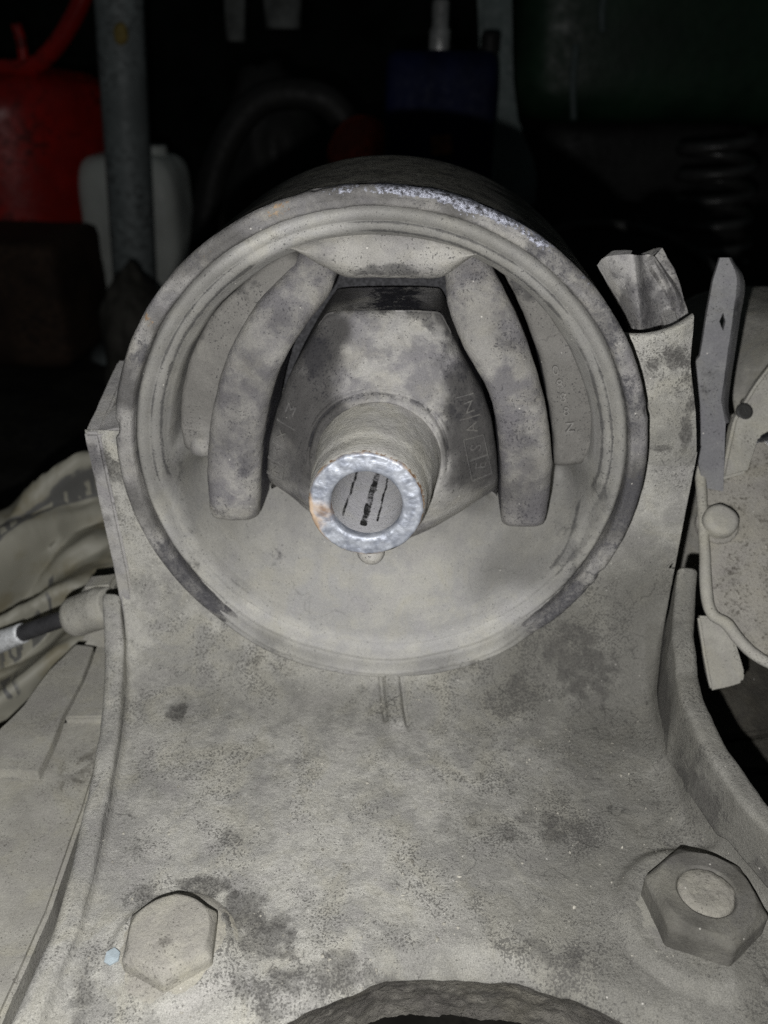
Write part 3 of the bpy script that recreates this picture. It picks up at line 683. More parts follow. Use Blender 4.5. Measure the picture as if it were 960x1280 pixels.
TR = curve_x([(-110, -42), (-70, -40), (-50, -37.5), (-30, -36), (-14, -34.5), (-2, -30.5), (3, -26.5), (6, -23.5), (7.2, -24.0), (8, -26)])
ys = np.r_[np.linspace(-100, 4, 190), np.linspace(4.3, 8.0, 16)]
flange(XR, TR, 4.2, 1, M['plate'], ys, [((58.5, -8, -46), (4, 18, 9), 1.0), ((60, -34, -47), (6, 16, 9), 1.0), ((62, 2, -40), (3, 6, 10), .8), ((66, -56, -48), (6, 14, 8), .8)], 4.0)
TL = curve_x([(-110, -51.6), (-70, -51.4), (-50, -51.2), (-30, -50.8), (-14, -49.5), (-2, -45.0), (3, -40.5), (6, -37.0), (7.2, -36.4), (8, -37)])
flange(XL, TL, 4.0, -1, M['plate'], ys, [((-45, -50, -50), (3, 12, 6), .4)], 14.0)

# --- cheeks of the bracket running back beside the tube
def sheet(name, P, normal, thick, mat, parent, bevel=0.5, sub=2, noise=0.25, seed=0.0, loc=None, label=None, spots=()):
    bm = plate_solid(P, normal, thick, bevel, 2)
    o = bm_obj(name, bm, mat, parent, loc=loc, sub=sub, noise=noise, seed=seed, auto=40, spots=spots)
    if label: o['label'] = label
    return o
# left cheek: outside sheet, and its turned top edge
sheet('side_wall', [(-58.7, 7.2, 1.8), (-60, 34, 8), (-60, 34, -55), (-57.0, 7.2, -55), (-57.2, 7.2, -30)], (-1, -0.05, 0), 3.0, M['wall'], em, seed=2.0, sub=4, spots=[((-58, 8, -4), (6, 9, 7), .95), ((-58, 8, -16), (6, 9, 5), .6)])
sheet('turned_edge', [(-58.7, 6.9, 1.6), (-58.7, 10.5, 1.6), (-52, 26, 7.0), (-47, 20, 7.0), (-50.2, 9.0, 2.6)], (0, -0.3, 1), 2.6, M['wall'], em, seed=5.0)
# right cheek
sheet('side_wall', [at_x(px, py, 64.0) for px, py in [(866, 420), (852, 400)]] and [(60.6, 9.2, 2), (55.8, 11.0, 23.5), (57, 30, 27), (62, 34, -55), (61.6, 9.2, -55), (61.0, 9.2, -24)], (1, -0.05, 0.1), 3.0, M['wall'], em, seed=8.0)

# front web between tube and right cheek, rising to the curled lip
front = [(50.0, 8.0, 2.0), (64.0, 8.0, 2.0), (63.4, 8.5, 8), (62.0, 9.2, 15), (60.6, 10, 21.5), (59.0, 11.0, 26.0), (55.0, 10.5, 25.2), (50.5, 9.4, 22.8), (46.8, 8.6, 20.6), (46.6, 8.0, 12)]
Vn = []
rowsw = []
for t in np.linspace(0, 1, 60):
    z = -1 + 24.5 * t
    xl = math.sqrt(max(0, 49.6 ** 2 - z * z)); xr = np.interp(z, [-1, 2, 10, 20, 26], [61.2, 61.0, 59.4, 56.6, 55.2])
    zt = z + 0.0
    us = np.linspace(0, 1, 40)
    lip = smooth01((t - 0.78) / 0.22)
    xx = xl + (xr - xl) * us
    yy = 7.6 + 0.6 * np.sin(us * 3.1) * -1 - lip * 1.8 * np.sin(us * 2.6) + 1.2 * t
    zz = z + lip * 4.0 * us ** 2
    rowsw.append(np.stack([xx, yy, zz], 1))
for a in np.linspace(0, math.pi, 14)[1:]:                              # rolled top of the web
    b_ = rowsw[59]
    rowsw.append(np.stack([b_[:, 0], b_[:, 1] + 1.4 * (1 - np.cos(a)), b_[:, 2] + 1.0 * np.sin(a) - 0.6 * (a / math.pi)], 1))
for t in (0.3, 0.7, 1.0):
    b_ = rowsw[72]; rowsw.append(b_ + np.array([0, 0, -20 * t]))
V = np.vstack(rowsw)
V[:, 1] += 0.35 * fbm(V, 0.16, 4, 3.0) + 0.5 * fbm(V, 0.06, 3, 1.0)
st = blobs(V, [((53, 9, 20), (7, 6, 5), 1.0), ((58.3, 9, 10), (1.8, 5, 14), .95), ((54, 8, -2), (2, 5, 1.6), 1.0), ((54, 8, 2.5), (3, 5, 1.2), .9), ((56, 9, 15), (3, 5, 5), .7), ((59, 9, -6), (3, 5, 4), .8)], 6.0)
mesh('front_web', V, grid_faces(len(rowsw), 40), M['plate'], em, {'stain_shade': st, 'oil_shade': np.clip(0.15 + 1.1 * fbm(V, 0.08, 4, 19.0), 0, .9)})

# bent tab standing behind the web: two faces meeting at a fold
def loft(name, rails, n, mat, parent, thick, seed=0.0, amp=0.25, spots=(), m=None, loc=None):
    """rails: polylines running up the piece, lofted across; given thickness"""
    R_ = [spline(r, n) for r in rails]
    k = (len(rails) - 1) * 8 + 1
    tt = np.linspace(0, len(rails) - 1, k)
    G = np.zeros((n, k, 3))
    for i in range(n): G[i] = spline([r[i] for r in R_], k)
    du = np.gradient(G, axis=1); dv = np.gradient(G, axis=0); nn = np.cross(du, dv); nn /= np.linalg.norm(nn, axis=2)[..., None] + 1e-9
    if np.mean(nn @ (CAM / np.linalg.norm(CAM))) < 0: nn = -nn
    A_ = G.reshape(-1, 3); A_ = A_ + nn.reshape(-1, 3) * (amp * fbm(A_, 0.15, 4, seed))[:, None]
    B_ = A_ - nn.reshape(-1, 3) * thick
    V = np.vstack([A_, B_]); o = n * k
    Fq = grid_faces(n, k) + [tuple(o + i for i in f[::-1]) for f in grid_faces(n, k)]
    loop = [j for j in range(k)] + [i * k + k - 1 for i in range(1, n)] + [(n - 1) * k + j for j in range(k - 2, -1, -1)] + [i * k for i in range(n - 2, 0, -1)]
    for a, b_ in zip(loop, loop[1:] + loop[:1]): Fq.append((b_, a, o + a, o + b_))
    ob = mesh(name, V, Fq, mat, parent, {'stain_shade': blobs(V, spots, seed)} if spots else None, loc=loc)
    ob.data.set_sharp_from_angle(angle=math.radians(50))
    return ob
YA = 19
loft('bent_tab', [[at_y(x, y, YA + 4) for x, y in [(790, 470), (785, 415), (768, 372), (747, 331)]],
                  [at_y(x, y, YA + 1) for x, y in [(794, 470), (789, 410), (776, 365), (757, 321)]],
                  [at_y(x, y, YA - 2) for x, y in [(802, 470), (799, 410), (794, 368), (786, 318)]],
                  [at_y(x, y, YA - 1.5) for x, y in [(808, 470), (805, 410), (801, 368), (795, 319)]],
                  [at_y(x, y, YA + 2) for x, y in [(824, 470), (821, 410), (814, 364), (803, 319)]],
                  [at_y(x, y, YA + 3) for x, y in [(840, 470), (838, 405), (829, 358), (811, 318)]],
                  [at_y(x, y, YA + 1) for x, y in [(851, 470), (850, 410), (844, 370), (832, 345), (817, 320)]],
                  [at_y(x, y, YA + 2.5) for x, y in [(861, 470), (861, 415), (858, 384), (842, 352), (823, 326)]]], 50, M['wall'], em, 2.2, seed=3.0, amp=0.5,
     spots=[(at_y(785, 385, YA), (4, 9, 9), .85), (at_y(804, 390, YA), (4, 9, 12), .95), (at_y(768, 340, YA), 4, .6), (at_y(852, 370, YA), (4, 9, 9), .95), (at_y(826, 390, YA), (5, 9, 9), .9), (at_y(836, 345, YA), (4, 9, 5), .7)])

# ---------------------------------------------------------------- bolt and nut
def hex_solid(center, af, z0, z1, turn, chamfer, dome=0.0, hole=0.0, taper=0.0, rows_n=6):
    """hexagonal prism with a turned chamfer; fine rings so the dust can sit on it"""
    c = np.asarray(center); nA = 180
    a = np.linspace(0, 2 * math.pi, nA, endpoint=False)
    ap = (a - math.radians(turn)) % (math.pi / 3) - math.pi / 6
    rhex = af / 2 / np.cos(ap)
    rhex = np.minimum(rhex, af / 2 * 1.135)
    rows = []
    def ring(r, z): rows.append(np.stack([c[0] + r * np.cos(a), c[1] + r * np.sin(a), np.full(nA, z) if np.isscalar(z) else z], 1))
    for t in np.linspace(0, 1, 10):
        ring(rhex * (1 + taper * (1 - t)), z0 + (z1 - chamfer * 1.0 - z0) * t + 0)
    rc = af / 2 * 0.90
    for t in np.linspace(0, 1, 8)[1:]:
        r = rhex + (np.minimum(rhex, rc) - rhex) * t
        ring(r, z1 - chamfer * (1 - t) ** 1.3 * 1.0)
    r_in = hole if hole else 0.05
    for t in np.linspace(0, 1, 16)[1:]:
        r = rc + (r_in - rc) * t
        ring(np.minimum(np.minimum(rhex, rc), np.full(nA, r)) , z1 + dome * math.sin(t * math.pi / 2))
    if hole:
        for r_, z_ in ((hole - .25, z1 - .3), (hole - .45, z1 - 1.2)): ring(np.full(nA, r_), z_)
    V = np.vstack(rows)
    return V, grid_faces(len(rows), nA, True)
hb = thing('hex_bolt', 'dust covered hex bolt head at the left of the bracket plate', 'bolt', tuple(BOLT))
V, F = hex_solid(BOLT, 13.2, PLATE_Z - 0.5, PLATE_Z + 4.7, 97, 1.7, dome=0.25)
V[:, 2] += 0.14 * fbm(V, 0.4, 4, 2.0); V[:, 0] += 0.12 * fbm(V, 0.4, 3, 5.0); V[:, 1] += 0.12 * fbm(V, 0.4, 3, 8.0)
mesh('bolt_head', V, F, M['bolt'], hb, {'stain_shade': blobs(V, [(np.array(BOLT) + (-0.3, -2.6, 5), (2.8, 1.8, 3), .7), (np.array(BOLT) + (0, -7, 2), (8, 2, 3), .35)], 3.0)})
V, F = lathe(resample([(10.6, -0.6), (9.8, 0.2), (8.8, 0.75), (7.5, 1.0), (6, 1.3)], 0.4), 120)
V = np.stack([V[:, 0] + BOLT[0], V[:, 2] + BOLT[1], V[:, 1] + PLATE_Z - 0.1], 1); V[:, 2] += 0.35 * fbm(V, 0.2, 4, 6.0)
mesh('washer', V, F, M['bolt'], hb)
hn = thing('hex_nut', 'grey dusty hex nut on a stud at the right of the bracket plate', 'nut', tuple(NUT))
V, F = hex_solid(NUT, 16.2, PLATE_Z - 0.5, PLATE_Z + 7.0, 101, 1.3, hole=4.7)
V[:, 2] += 0.16 * fbm(V, 0.4, 4, 12.0); V[:, 0] += 0.14 * fbm(V, 0.4, 3, 15.0); V[:, 1] += 0.14 * fbm(V, 0.4, 3, 18.0)
mesh('nut', V, F, M['nut'], hn, {'oil_shade': np.clip(0.75 + 0.8 * fbm(V, 0.12, 3, 8.0), 0, 1)})
V, F = lathe(resample([(13.8, -.6), (13.0, 0.5), (11.8, 1.3), (10.0, 1.8), (7, 2.2)], 0.4), 140)
V = np.stack([V[:, 0] + NUT[0], V[:, 2] + NUT[1], V[:, 1] + PLATE_Z - 0.2], 1); V[:, 2] += 0.35 * fbm(V, 0.2, 4, 16.0)
mesh('washer', V, F, M['nut'], hn)
V, F = lathe(resample([(4.4, 0), (4.4, 6.3), (4.2, 6.9), (3.2, 7.3), (0.02, 7.2)], 0.3), 120)
V = np.stack([V[:, 0] + NUT[0], V[:, 2] + NUT[1], V[:, 1] + PLATE_Z], 1); V += 0.35 * np.stack([fbm(V, 0.4, 4, s) for s in (1., 2., 3.)], 1)
mesh('stud', V, F, M['bolt'], hn, {'oil_shade': np.full(len(V), .45), 'stain_shade': blobs(V, [(np.array(NUT) + (0.5, -2.0, 8), (3, 1.6, 3), .5)], 1.0)})


rng = np.random.default_rng(4)
pv = np.array([v.co[:] for v in pl.data.vertices]) / MM + base_of(em)
pick = pv[(pv[:, 1] < -4) & (pv[:, 1] > -78)]
pick = pick[rng.choice(len(pick), 900, replace=False)]
bm = bmesh.new(); bmesh.ops.create_icosphere(bm, subdivisions=1, radius=1.0)
iv = np.array([v.co[:] for v in bm.verts]); if_ = np.array([[v.index for v in f.verts] for f in bm.faces]); bm.free()
VV, FF = [], []
for i, p in enumerate(pick):
    r = 0.08 + 0.24 * rng.random() ** 5
    VV.append(iv * r * (0.6 + 0.8 * rng.random(3)) * (1 + 0.3 * rng.standard_normal((len(iv), 1))) + p + (0, 0, 0.05)); FF.append(if_ + i * len(iv))
M['grit'] = mk_plain('sandy_grit', (0.30, 0.288, 0.25), 0.8, var=0.5, scale=0.5)
gr_ = mesh('sandy_grit', np.vstack(VV), np.vstack(FF), M['grit'], None, smooth=False, loc=(0, -40, PLATE_Z))
gr_['kind'] = 'stuff'; gr_['label'] = 'fine sandy grit scattered over the bracket plate'; gr_['category'] = 'grit'
M['flake'] = mk_plain('pale_blue_flake', (0.36, 0.42, 0.45), 0.6, var=0.15, scale=0.4)
fz = PLATE_Z + 1.6
tag(sheet('paint_flake', [at_z(x, y, fz) for x, y in [(130, 1202), (133, 1190), (143, 1184), (150, 1190), (148, 1200), (137, 1206)]], (0.1, -0.2, 1), 0.4, M['flake'], None, bevel=0, sub=0, noise=0, loc=at_z(140, 1196, fz)), 'tiny pale blue paint flake left of the hex bolt', 'flake')

# ---------------------------------------------------------------- parts of the machine at the right of the mount
def frame_of(normal):
    n = np.asarray(normal, float); n /= np.linalg.norm(n); u = np.cross(n, [0, 0, 1.0]); u /= np.linalg.norm(u); return n, u, np.cross(n, u)
def turned(profile, c, axis, n=60):
    """lathe of (r, h) along any axis from point c"""
    a, u, v = frame_of(axis); c = np.asarray(c, float)
    pr = np.asarray(profile, float); t = np.linspace(0, 2 * math.pi, n, endpoint=False)
    V = (c + pr[:, None, 1:2] * a + pr[:, None, 0:1] * (np.cos(t)[None, :, None] * u + np.sin(t)[None, :, None] * v)).reshape(-1, 3)
    return V, grid_faces(len(pr), n, True)

PN = np.array([0.0, -0.62, 0.78]); PP = np.array([68, 16, -18.0])
pp = lambda pts, p=PP, n=PN: [at(x, y, p, n) for x, y in pts]
cov = thing('cover_plate', 'flecked dusty cover plate with a thick rounded edge, right of the mount', 'cover plate', tuple(at(920, 760, PP, PN)))
edge_px = [(866, 540), (873, 585), (877, 640), (880, 700), (882, 745), (889, 768), (906, 780), (922, 800), (945, 822), (985, 842)]
sheet('panel', pp([(x + 3, y - 1) for x, y in edge_px[1:]] + [(1040, 830), (1040, 560), (985, 540), (940, 556), (905, 540), (880, 555)]), PN, 3.0, M['fleck'], cov, bevel=0.3, seed=4.0)
ep = np.array(pp(edge_px)); V, F = pipe(ep + PN * 0.6, [1.0, 1.1, 1.1, 1.1, 1.2, 1.2, 1.2, 1.0], 16, 120)
V += (0.15 * fbm(V, 0.3, 3, 2.0))[:, None]
mesh('rolled_edge', V, F, M['side'], cov)
c = at(896, 656, PP, PN)
bs = thing('round_bolt', 'small light round bolt head on the cover plate beside the mount', 'bolt', tuple(c))
V, F = turned(resample([(3.6, -1), (3.6, 2.6), (3.3, 3.4), (2.6, 3.9), (0.02, 4.0)], 0.4), c, PN)
V += (0.2 * fbm(V, 0.3, 3, 5.0))[:, None]
mesh('bolt_head', V, F, M['side'], bs)
V, F = turned(resample([(4.4, -1), (4.4, 0.5), (4.1, 0.8), (3.4, 0.8)], 0.3), c, PN)
mesh('washer', V, F, M['fleck'], bs)

SN = np.array([-0.12, -1.0, 0.15]); SP = np.array([72, 27, 20.0])
ss_ = thing('slotted_strip', 'upright grey sheet strip with a diamond slot, right of the mount', 'metal strip', tuple(at(888, 625, SP, SN)))
ol = [(900, 322), (911, 322), (921, 349), (915, 400), (901, 500), (907, 530), (903, 640), (884, 640), (868, 550), (867, 455), (875, 445), (891, 352)]
hole = [(904, 391), (899, 402), (904, 413), (907, 402)]
P_ = pp(ol[:3] + [(912, 392)] , SP, SN)
keyhole = ol[:4] + [(908, 403)] + [(907, 402), (904, 391), (900, 401), (904, 413), (907.3, 403.5)] + [(909, 405)] + ol[4:]
sheet('strip_face', pp([(900, 322), (911, 322), (921, 349), (915, 402), (907, 402), (904, 390), (899, 402), (882, 402), (891, 352)], SP, SN), SN, 1.6, M['strip'], ss_, bevel=0, sub=3, noise=0.12, spots=[(at(888, 470, SP, SN), (4, 9, 9), .5), (at(899, 395, SP, SN), (3, 9, 3), .5)])
sheet('strip_face', pp([(882, 402.0), (899, 402.0), (904, 414), (907, 402.0), (915, 402.0), (901, 500), (907, 530), (903, 640), (884, 640), (868, 550), (867, 455), (875, 445)], SP, SN), SN, 1.6, M['strip'], ss_, bevel=0, sub=3, noise=0.12, spots=[(at(888, 470, SP, SN), (4, 9, 9), .5), (at(899, 395, SP, SN), (3, 9, 3), .5)])
loft('edge_fold', [[at(x, y, SP, SN) for x, y in [(907, 530), (901, 500), (915, 402), (921, 349), (911, 322)]],
                   [at(x, y, SP - SN * 1.5, SN) for x, y in [(911, 528), (906, 498), (919, 404), (926, 352), (914, 322)]],
                   [at(x, y, SP - SN * 5, SN) for x, y in [(913, 525), (911, 496), (924, 406), (931, 354), (916, 323)]]], 40, M['strip'], ss_, 1.0, seed=2.0, amp=0.1,
     spots=[(at(921, 380, SP, SN), (2, 4, 8), .8), (at(908, 470, SP, SN), (1, 4, 8), .7)])

AN = np.array([0.1, -0.8, 0.6]); AP = np.array([80, 40, 12.0])
ar = thing('sloping_arm', 'pale sloping metal arm with an oval hole behind the slotted strip', 'metal arm', tuple(at(915, 590, AP, AN)))
sheet('arm', pp([(902, 600), (918, 525), (945, 480), (1000, 410), (1030, 470), (985, 525), (950, 545), (935, 590)], AP, AN), AN, 3.0, M['side'], ar, bevel=0.6, seed=1.0)
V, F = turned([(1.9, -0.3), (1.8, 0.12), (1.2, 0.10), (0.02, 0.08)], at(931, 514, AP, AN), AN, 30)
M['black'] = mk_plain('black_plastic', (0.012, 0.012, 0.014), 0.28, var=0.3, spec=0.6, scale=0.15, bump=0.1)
M['darkhole'] = mk_plain('hole_shade', (0.03, 0.03, 0.028), 0.6, scale=0.3)
mesh('hole_shade_disc', V, F, M['darkhole'], ar)  # dark disc standing in for the shade inside the hole
c = at(958, 556, (0, 36, 0), (0, 1, 0))
V, F = turned(resample([(0.02, -9), (4.5, -8.6), (5.6, -7.5), (5.8, 4), (5.0, 6.5), (3.2, 8), (3.0, 14), (0.02, 14.2)], 0.6), c, (0.95, -0.35, 0.25), 48)
tag(mesh('black_connector', V, F, M['black'], loc=c), 'glossy black plastic connector at the right edge', 'connector')

TN = np.array([-0.1, -0.85, 0.5]); TP = np.array([66, 10, -40.0])
tb = sheet('lower_tab', pp([(872, 770), (910, 770), (916, 790), (931, 842), (929, 853), (915, 858), (888, 864), (880, 820)], TP, TN), TN, 2.4, M['side'], None, bevel=0.5, seed=7.0, loc=at(890, 860, TP, TN))
tag(tb, 'pale flat sheet tab below the cover plate edge', 'metal tab')
M['darkcast'] = mk_dust('dark_casting', (0.075, 0.070, 0.058), (0.045, 0.042, 0.036), (0.012, 0.011, 0.010), pore=0.9, cracks=0, bump=0.9, seed=120)
BN = np.array([0.05, -0.35, 0.94]); BP = np.array([78, 0, -76.0])
cb = thing('casting_block', 'dark ribbed casting below the right flange of the bracket', 'casting', tuple(at(930, 950, BP, BN)))
sheet('block', pp([(860, 830), (980, 800), (1060, 900), (960, 915), (890, 925), (870, 900)], BP, BN), BN, 10, M['darkcast'], cb, bevel=0.8, seed=3.0, noise=1.0)
sheet('block', pp([(872, 903), (890, 928), (960, 918), (1060, 903), (1060, 975), (965, 965), (880, 960)], BP, BN), BN, 10, M['darkcast'], cb, bevel=0.8, seed=6.0, noise=1.0)
sheet('block', pp([(880, 963), (965, 968), (1060, 978), (1060, 1100), (930, 1080)], BP, BN), BN, 10, M['darkcast'], cb, bevel=0.8, seed=9.0, noise=1.0)

def rock(name, c, r, mat, seed, amp=0.25, n=3, label=None, cat=None, sc=1.6, power=2.0):
    bm = bmesh.new(); bmesh.ops.create_icosphere(bm, subdivisions=n + 2, radius=1.0)
    V = np.array([v.co[:] for v in bm.verts]); F = [[v.index for v in f.verts] for f in bm.faces]; bm.free()
    if power != 2.0:
        k = (np.abs(V) ** power).sum(1) ** (1 / power); V = V / k[:, None]
    V = V * (1 + amp * fbm(V, sc, 4, seed))[:, None] * np.asarray(r) + np.asarray(c)
    b = np.asarray(c, float).copy(); b[2] = V[:, 2].min()
    return tag(mesh(name, V, F, mat, loc=b), label, cat)
M['greycast'] = mk_dust('dusty_grey_casting', (0.30, 0.29, 0.26), (0.20, 0.195, 0.175), (0.05, 0.048, 0.043), pore=0.4, cracks=0, bump=0.5, seed=140)
rock('gearbox_casting', at_y(955, 560, 85), (34, 40, 44), M['greycast'], 2.0, 0.10, 3, 'pale dusty gearbox casting filling the gap at the right edge', 'casting', 1.2, 3.0)

# ---------------------------------------------------------------- parts at the left of the mount
hp = thing('housing_plates', 'pale dusty stepped housing plates left of the bracket', 'housing', tuple(at_z(60, 1100, -64)))
Z1 = (0, 0, 1)
pz = lambda pts, z: [at_z(x, y, z) for x, y in pts]
sheet('lower_plate', pz([(-90, 958), (48, 960), (74, 902), (150, 890), (124, 955), (106, 1010), (62, 1138), (4, 1268), (-16, 1330), (-120, 1340)], -66), Z1, 12, M['side'], hp, bevel=0.8, seed=1.0, noise=0.5, sub=5, spots=[(at_z(100, 960, -66), (7, 9, 9), .6), (at_z(60, 1060, -66), (8, 9, 9), .3)])
sheet('upper_plate', pz([(-80, 958), (-80, 960), (-40, 930), (0, 912), (30, 880), (62, 838), (95, 806), (117, 808), (101, 852), (78, 894), (62, 935), (47, 964)], -63), Z1, 2.6, M['side'], hp, bevel=0.6, seed=4.0, noise=0.5)
sheet('corner_plate', pz([(121, 806), (150, 780), (150, 896), (81, 897), (104, 854)], -64.3), Z1, 2.6, M['side'], hp, bevel=0.5, seed=6.0, noise=0.4)

RP = 20.0
r0, r1, r2_, r3 = at_y(105, 764, RP), at_y(82, 772, RP + 1), at_y(24, 793, RP + 3), at_y(-40, 817, RP + 5)
rod = thing('control_rod', 'dark rod with a bright ferrule ending in a pale clamp boss', 'rod', tuple(at_y(105, 800, RP)))
M['darkrod'] = mk_plain('dark_rod', (0.045, 0.045, 0.048), 0.55, scale=0.2)
M['ferrule'] = mk_plain('bright_ferrule', (0.75, 0.77, 0.78), 0.4, metal=0.1, scale=0.2, dirt=(0.35, 0.35, 0.35))
V, F = pipe([r0, r1, r2_], 2.1, 20, 30); mesh('rod', V, F, M['darkrod'], rod)
V, F = pipe([r2_ + (r1 - r2_) * 0.05, r2_, r3], [2.5, 2.9, 2.9], 22, 20); mesh('ferrule', V, F, M['ferrule'], rod)
ax = r1 - r0; V, F = turned(resample([(0.02, 4.2), (3.6, 4.2), (4.6, 3.4), (5.0, 2), (5.0, -6), (4.2, -9), (0.02, -9.2)], 0.5), at_y(105, 767, RP), ax, 60)
V += (0.35 * fbm(V, 0.2, 3, 3.0))[:, None]; mesh('clamp_boss', V, F, M['side'], rod)
bm = plate_solid([at_y(x, y, RP + 1) for x, y in [(98, 738), (140, 733), (140, 815), (98, 808), (108, 790)]], (0, -1, 0), 7, 1.2)
bm_obj('clamp_lug', bm, M['side'], rod, sub=2, noise=0.4, auto=40)

# crumpled sack
def mk_sack():
    m, nt, b = mat_new('printed_sack'); g = N(nt); P = coords(g, 9.0); ink = g.attr('ink')
    n1 = g.noise(P, 0.05, 5, 0.6); n2 = g.noise(P, 0.6, 4, 0.6)
    c = g.mix(g.step(n1, 0.45, 0.65), (0.27, 0.262, 0.215), (0.20, 0.18, 0.12))
    c = g.mix(g.step(g.math('ADD', ink, g.math('MULTIPLY', g.math('SUBTRACT', n2, 0.5), 0.5)), 0.30, 0.95), c, (0.10, 0.10, 0.095))
    g.link(c, b.inputs['Base Color']); b.inputs['Roughness'].default_value = 0.6
    return m
M['sack'] = mk_sack()
KN = np.array([0.25, -0.5, 0.83]); KP = np.array([-95, 75, -62.0])
tl = spline([at(x, y, KP, KN) for x, y in [(-160, 740), (-60, 690), (0, 655), (40, 622), (75, 592), (110, 574), (150, 566), (190, 575)]], 150)
bl = spline([at(x, y, KP, KN) for x, y in [(-160, 1010), (-60, 980), (0, 950), (40, 925), (80, 895), (120, 870), (160, 850), (200, 820)]], 150)
nv = 110; tt = np.linspace(0, 1, nv)
G = tl[None] + (bl - tl)[None] * tt[:, None, None]
V = G.reshape(-1, 3); U_ = np.tile(np.linspace(0, 1, 150), nv); T_ = np.repeat(tt, 150)
Wc = np.stack([U_ * 2.2 + T_ * 0.6, T_ * 5.0 - U_ * 1.4, 0 * U_], 1); ridge = 1 - np.abs(fbm(Wc, 0.75, 2, 5.0)) * 2.4
V = V + KN * (13.0 * ridge + 2.0 * (1 - np.abs(fbm(Wc, 2.2, 2, 8.0)) * 2) + 0.4 * fbm(V, 0.3, 2, 1.0))[:, None]
fold = smooth01((0.12 - T_) / 0.12); V = V - KN * (fold ** 2 * 16)[:, None] + np.array([0, 1, 0]) * (fold * 12)[:, None]
nz = fbm(V, 0.10, 4, 44.0); nf = fbm(np.stack([U_ * 60, T_ * 9, 0 * U_], 1), 1.0, 2, 3.0)
band = lambda t0, h: smooth01((h - np.abs(T_ - t0 + 0.02 * nz)) / (h * 0.35))
ink = band(0.15, 0.045) * np.where((np.abs(T_ - 0.15) < 0.018) & (nf > 0.05), 0.35, 0.95)
ink = np.maximum(ink, 1.0 * band(0.46, 0.06) * (nf > -0.1) * smooth01((U_ - 0.32) / .05) * smooth01((0.66 - U_) / .05))
ink = np.maximum(ink, 0.9 * band(0.62, 0.05) * (nf > 0.0) * smooth01((U_ - 0.36) / .05) * smooth01((0.70 - U_) / .05))
ink = np.maximum(ink, 1.0 * band(0.80, 0.06) * (nf > -0.05) * smooth01((U_ - 0.34) / .05) * smooth01((0.50 - U_) / .05))
sk = mesh('printed_sack', V, grid_faces(nv, 150), M['sack'], None, {'ink': ink}, loc=V.min(0))
tag(sk, 'crumpled off-white sack with faded dark print at the left', 'sack')
so = sk.modifiers.new('thick', 'SOLIDIFY'); so.thickness = 0.0012; so.offset = -1

# ---------------------------------------------------------------- dim workshop behind
def down(P): P = np.array(P, float); P[2] = FLOOR_Z; return P
def px_mm(y): return np.linalg.norm(at_y(481, 300, y) - at_y(480, 300, y))
M['pole'] = mk_plain('grey_painted_pole', (0.26, 0.29, 0.29), 0.5, var=0.3, scale=0.02, dirt=(0.10, 0.11, 0.11))
a, b_ = at_y(145, -60, 640), at_y(168, 345, 640)
pb = b_ + (b_ - a) * ((FLOOR_Z - b_[2]) / (b_[2] - a[2])) * 1.0
po = thing('grey_pole', 'upright grey painted pole in front of the white jug', 'pole', tuple(pb))
V, F = pipe([a, (a + b_) / 2, b_, pb], 27 * px_mm(640), 24, 40); mesh('shaft', V, F, M['pole'], po)
M['yellow'] = mk_plain('yellow_paint', (0.35, 0.26, 0.08), 0.7)
c = at_y(149, 42, 612); bm = bmesh.new(); bmesh.ops.create_icosphere(bm, subdivisions=3, radius=1.0)
for v in bm.verts: v.co = Vector((v.co.x * 6 + c[0], v.co.y * 5 + c[1] + 4, v.co.z * 8 + c[2]))
bm_obj('paint_spot', bm, M['yellow'], po, smooth=True, noise=1.5, seed=2, nscale=0.2)
V, F = pipe([pb, pb + np.array([0, 0, 6.0])], [46, 40], 30, 4); mesh('foot_plate', V, F, M['pole'], po)

def soft_box(name, c, half, mat, parent, power=7.0, seed=0.0, amp=0.02, n=3, loc=None, rot=0.0):
    bm = bmesh.new(); bmesh.ops.create_icosphere(bm, subdivisions=n + 2, radius=1.0)
    V = np.array([v.co[:] for v in bm.verts]); F = [[v.index for v in f.verts] for f in bm.faces]; bm.free()
    V = V / ((np.abs(V) ** power).sum(1) ** (1 / power))[:, None]
    V = V * (1 + amp * fbm(V, 2.0, 3, seed))[:, None] * np.asarray(half)
    cr, sr = math.cos(rot), math.sin(rot)
    V = np.stack([V[:, 0] * cr - V[:, 1] * sr, V[:, 0] * sr + V[:, 1] * cr, V[:, 2]], 1) + np.asarray(c)
    return mesh(name, V, F, mat, parent, loc=loc)
M['jug'] = mk_plain('white_plastic_jug', (0.74, 0.77, 0.72), 0.5, var=0.12, scale=0.015, bump=0.03)
yj = 760; k = px_mm(yj)
jt, jb = at_y(165, 195, yj), at_y(165, 372, yj)
jc = (jt + jb) / 2
jg = thing('plastic_jug', 'white plastic jug standing behind the grey pole', 'jug', (jc[0], yj, FLOOR_Z))
zt = jt[2]
soft_box('body', (jc[0], yj + 30, (zt + FLOOR_Z) / 2), (62 * k, 45, (zt - FLOOR_Z) / 2), M['jug'], jg, 6.0, 1.0, 0.03)
V, F = pipe([(jc[0] + 20, yj + 30, zt - 4), (jc[0] + 20, yj + 30, zt + 7)], [17, 16], 24, 8); mesh('neck', V, F, M['jug'], jg)
M['darkcloth'] = mk_plain('oily_dark_cloth', (0.055, 0.052, 0.044), 0.8, var=0.5, scale=0.03, bump=0.5)
c = at_y(172, 392, 500); rock('dark_bundle', (c[0], 500, (c[2] + FLOOR_Z) / 2 - 2), (46 * px_mm(500), 40, (c[2] - FLOOR_Z) / 2 + 32), M['darkcloth'], 7.0, 0.30, 3, 'dark lumpy bundle lying at the foot of the grey pole', 'bundle')

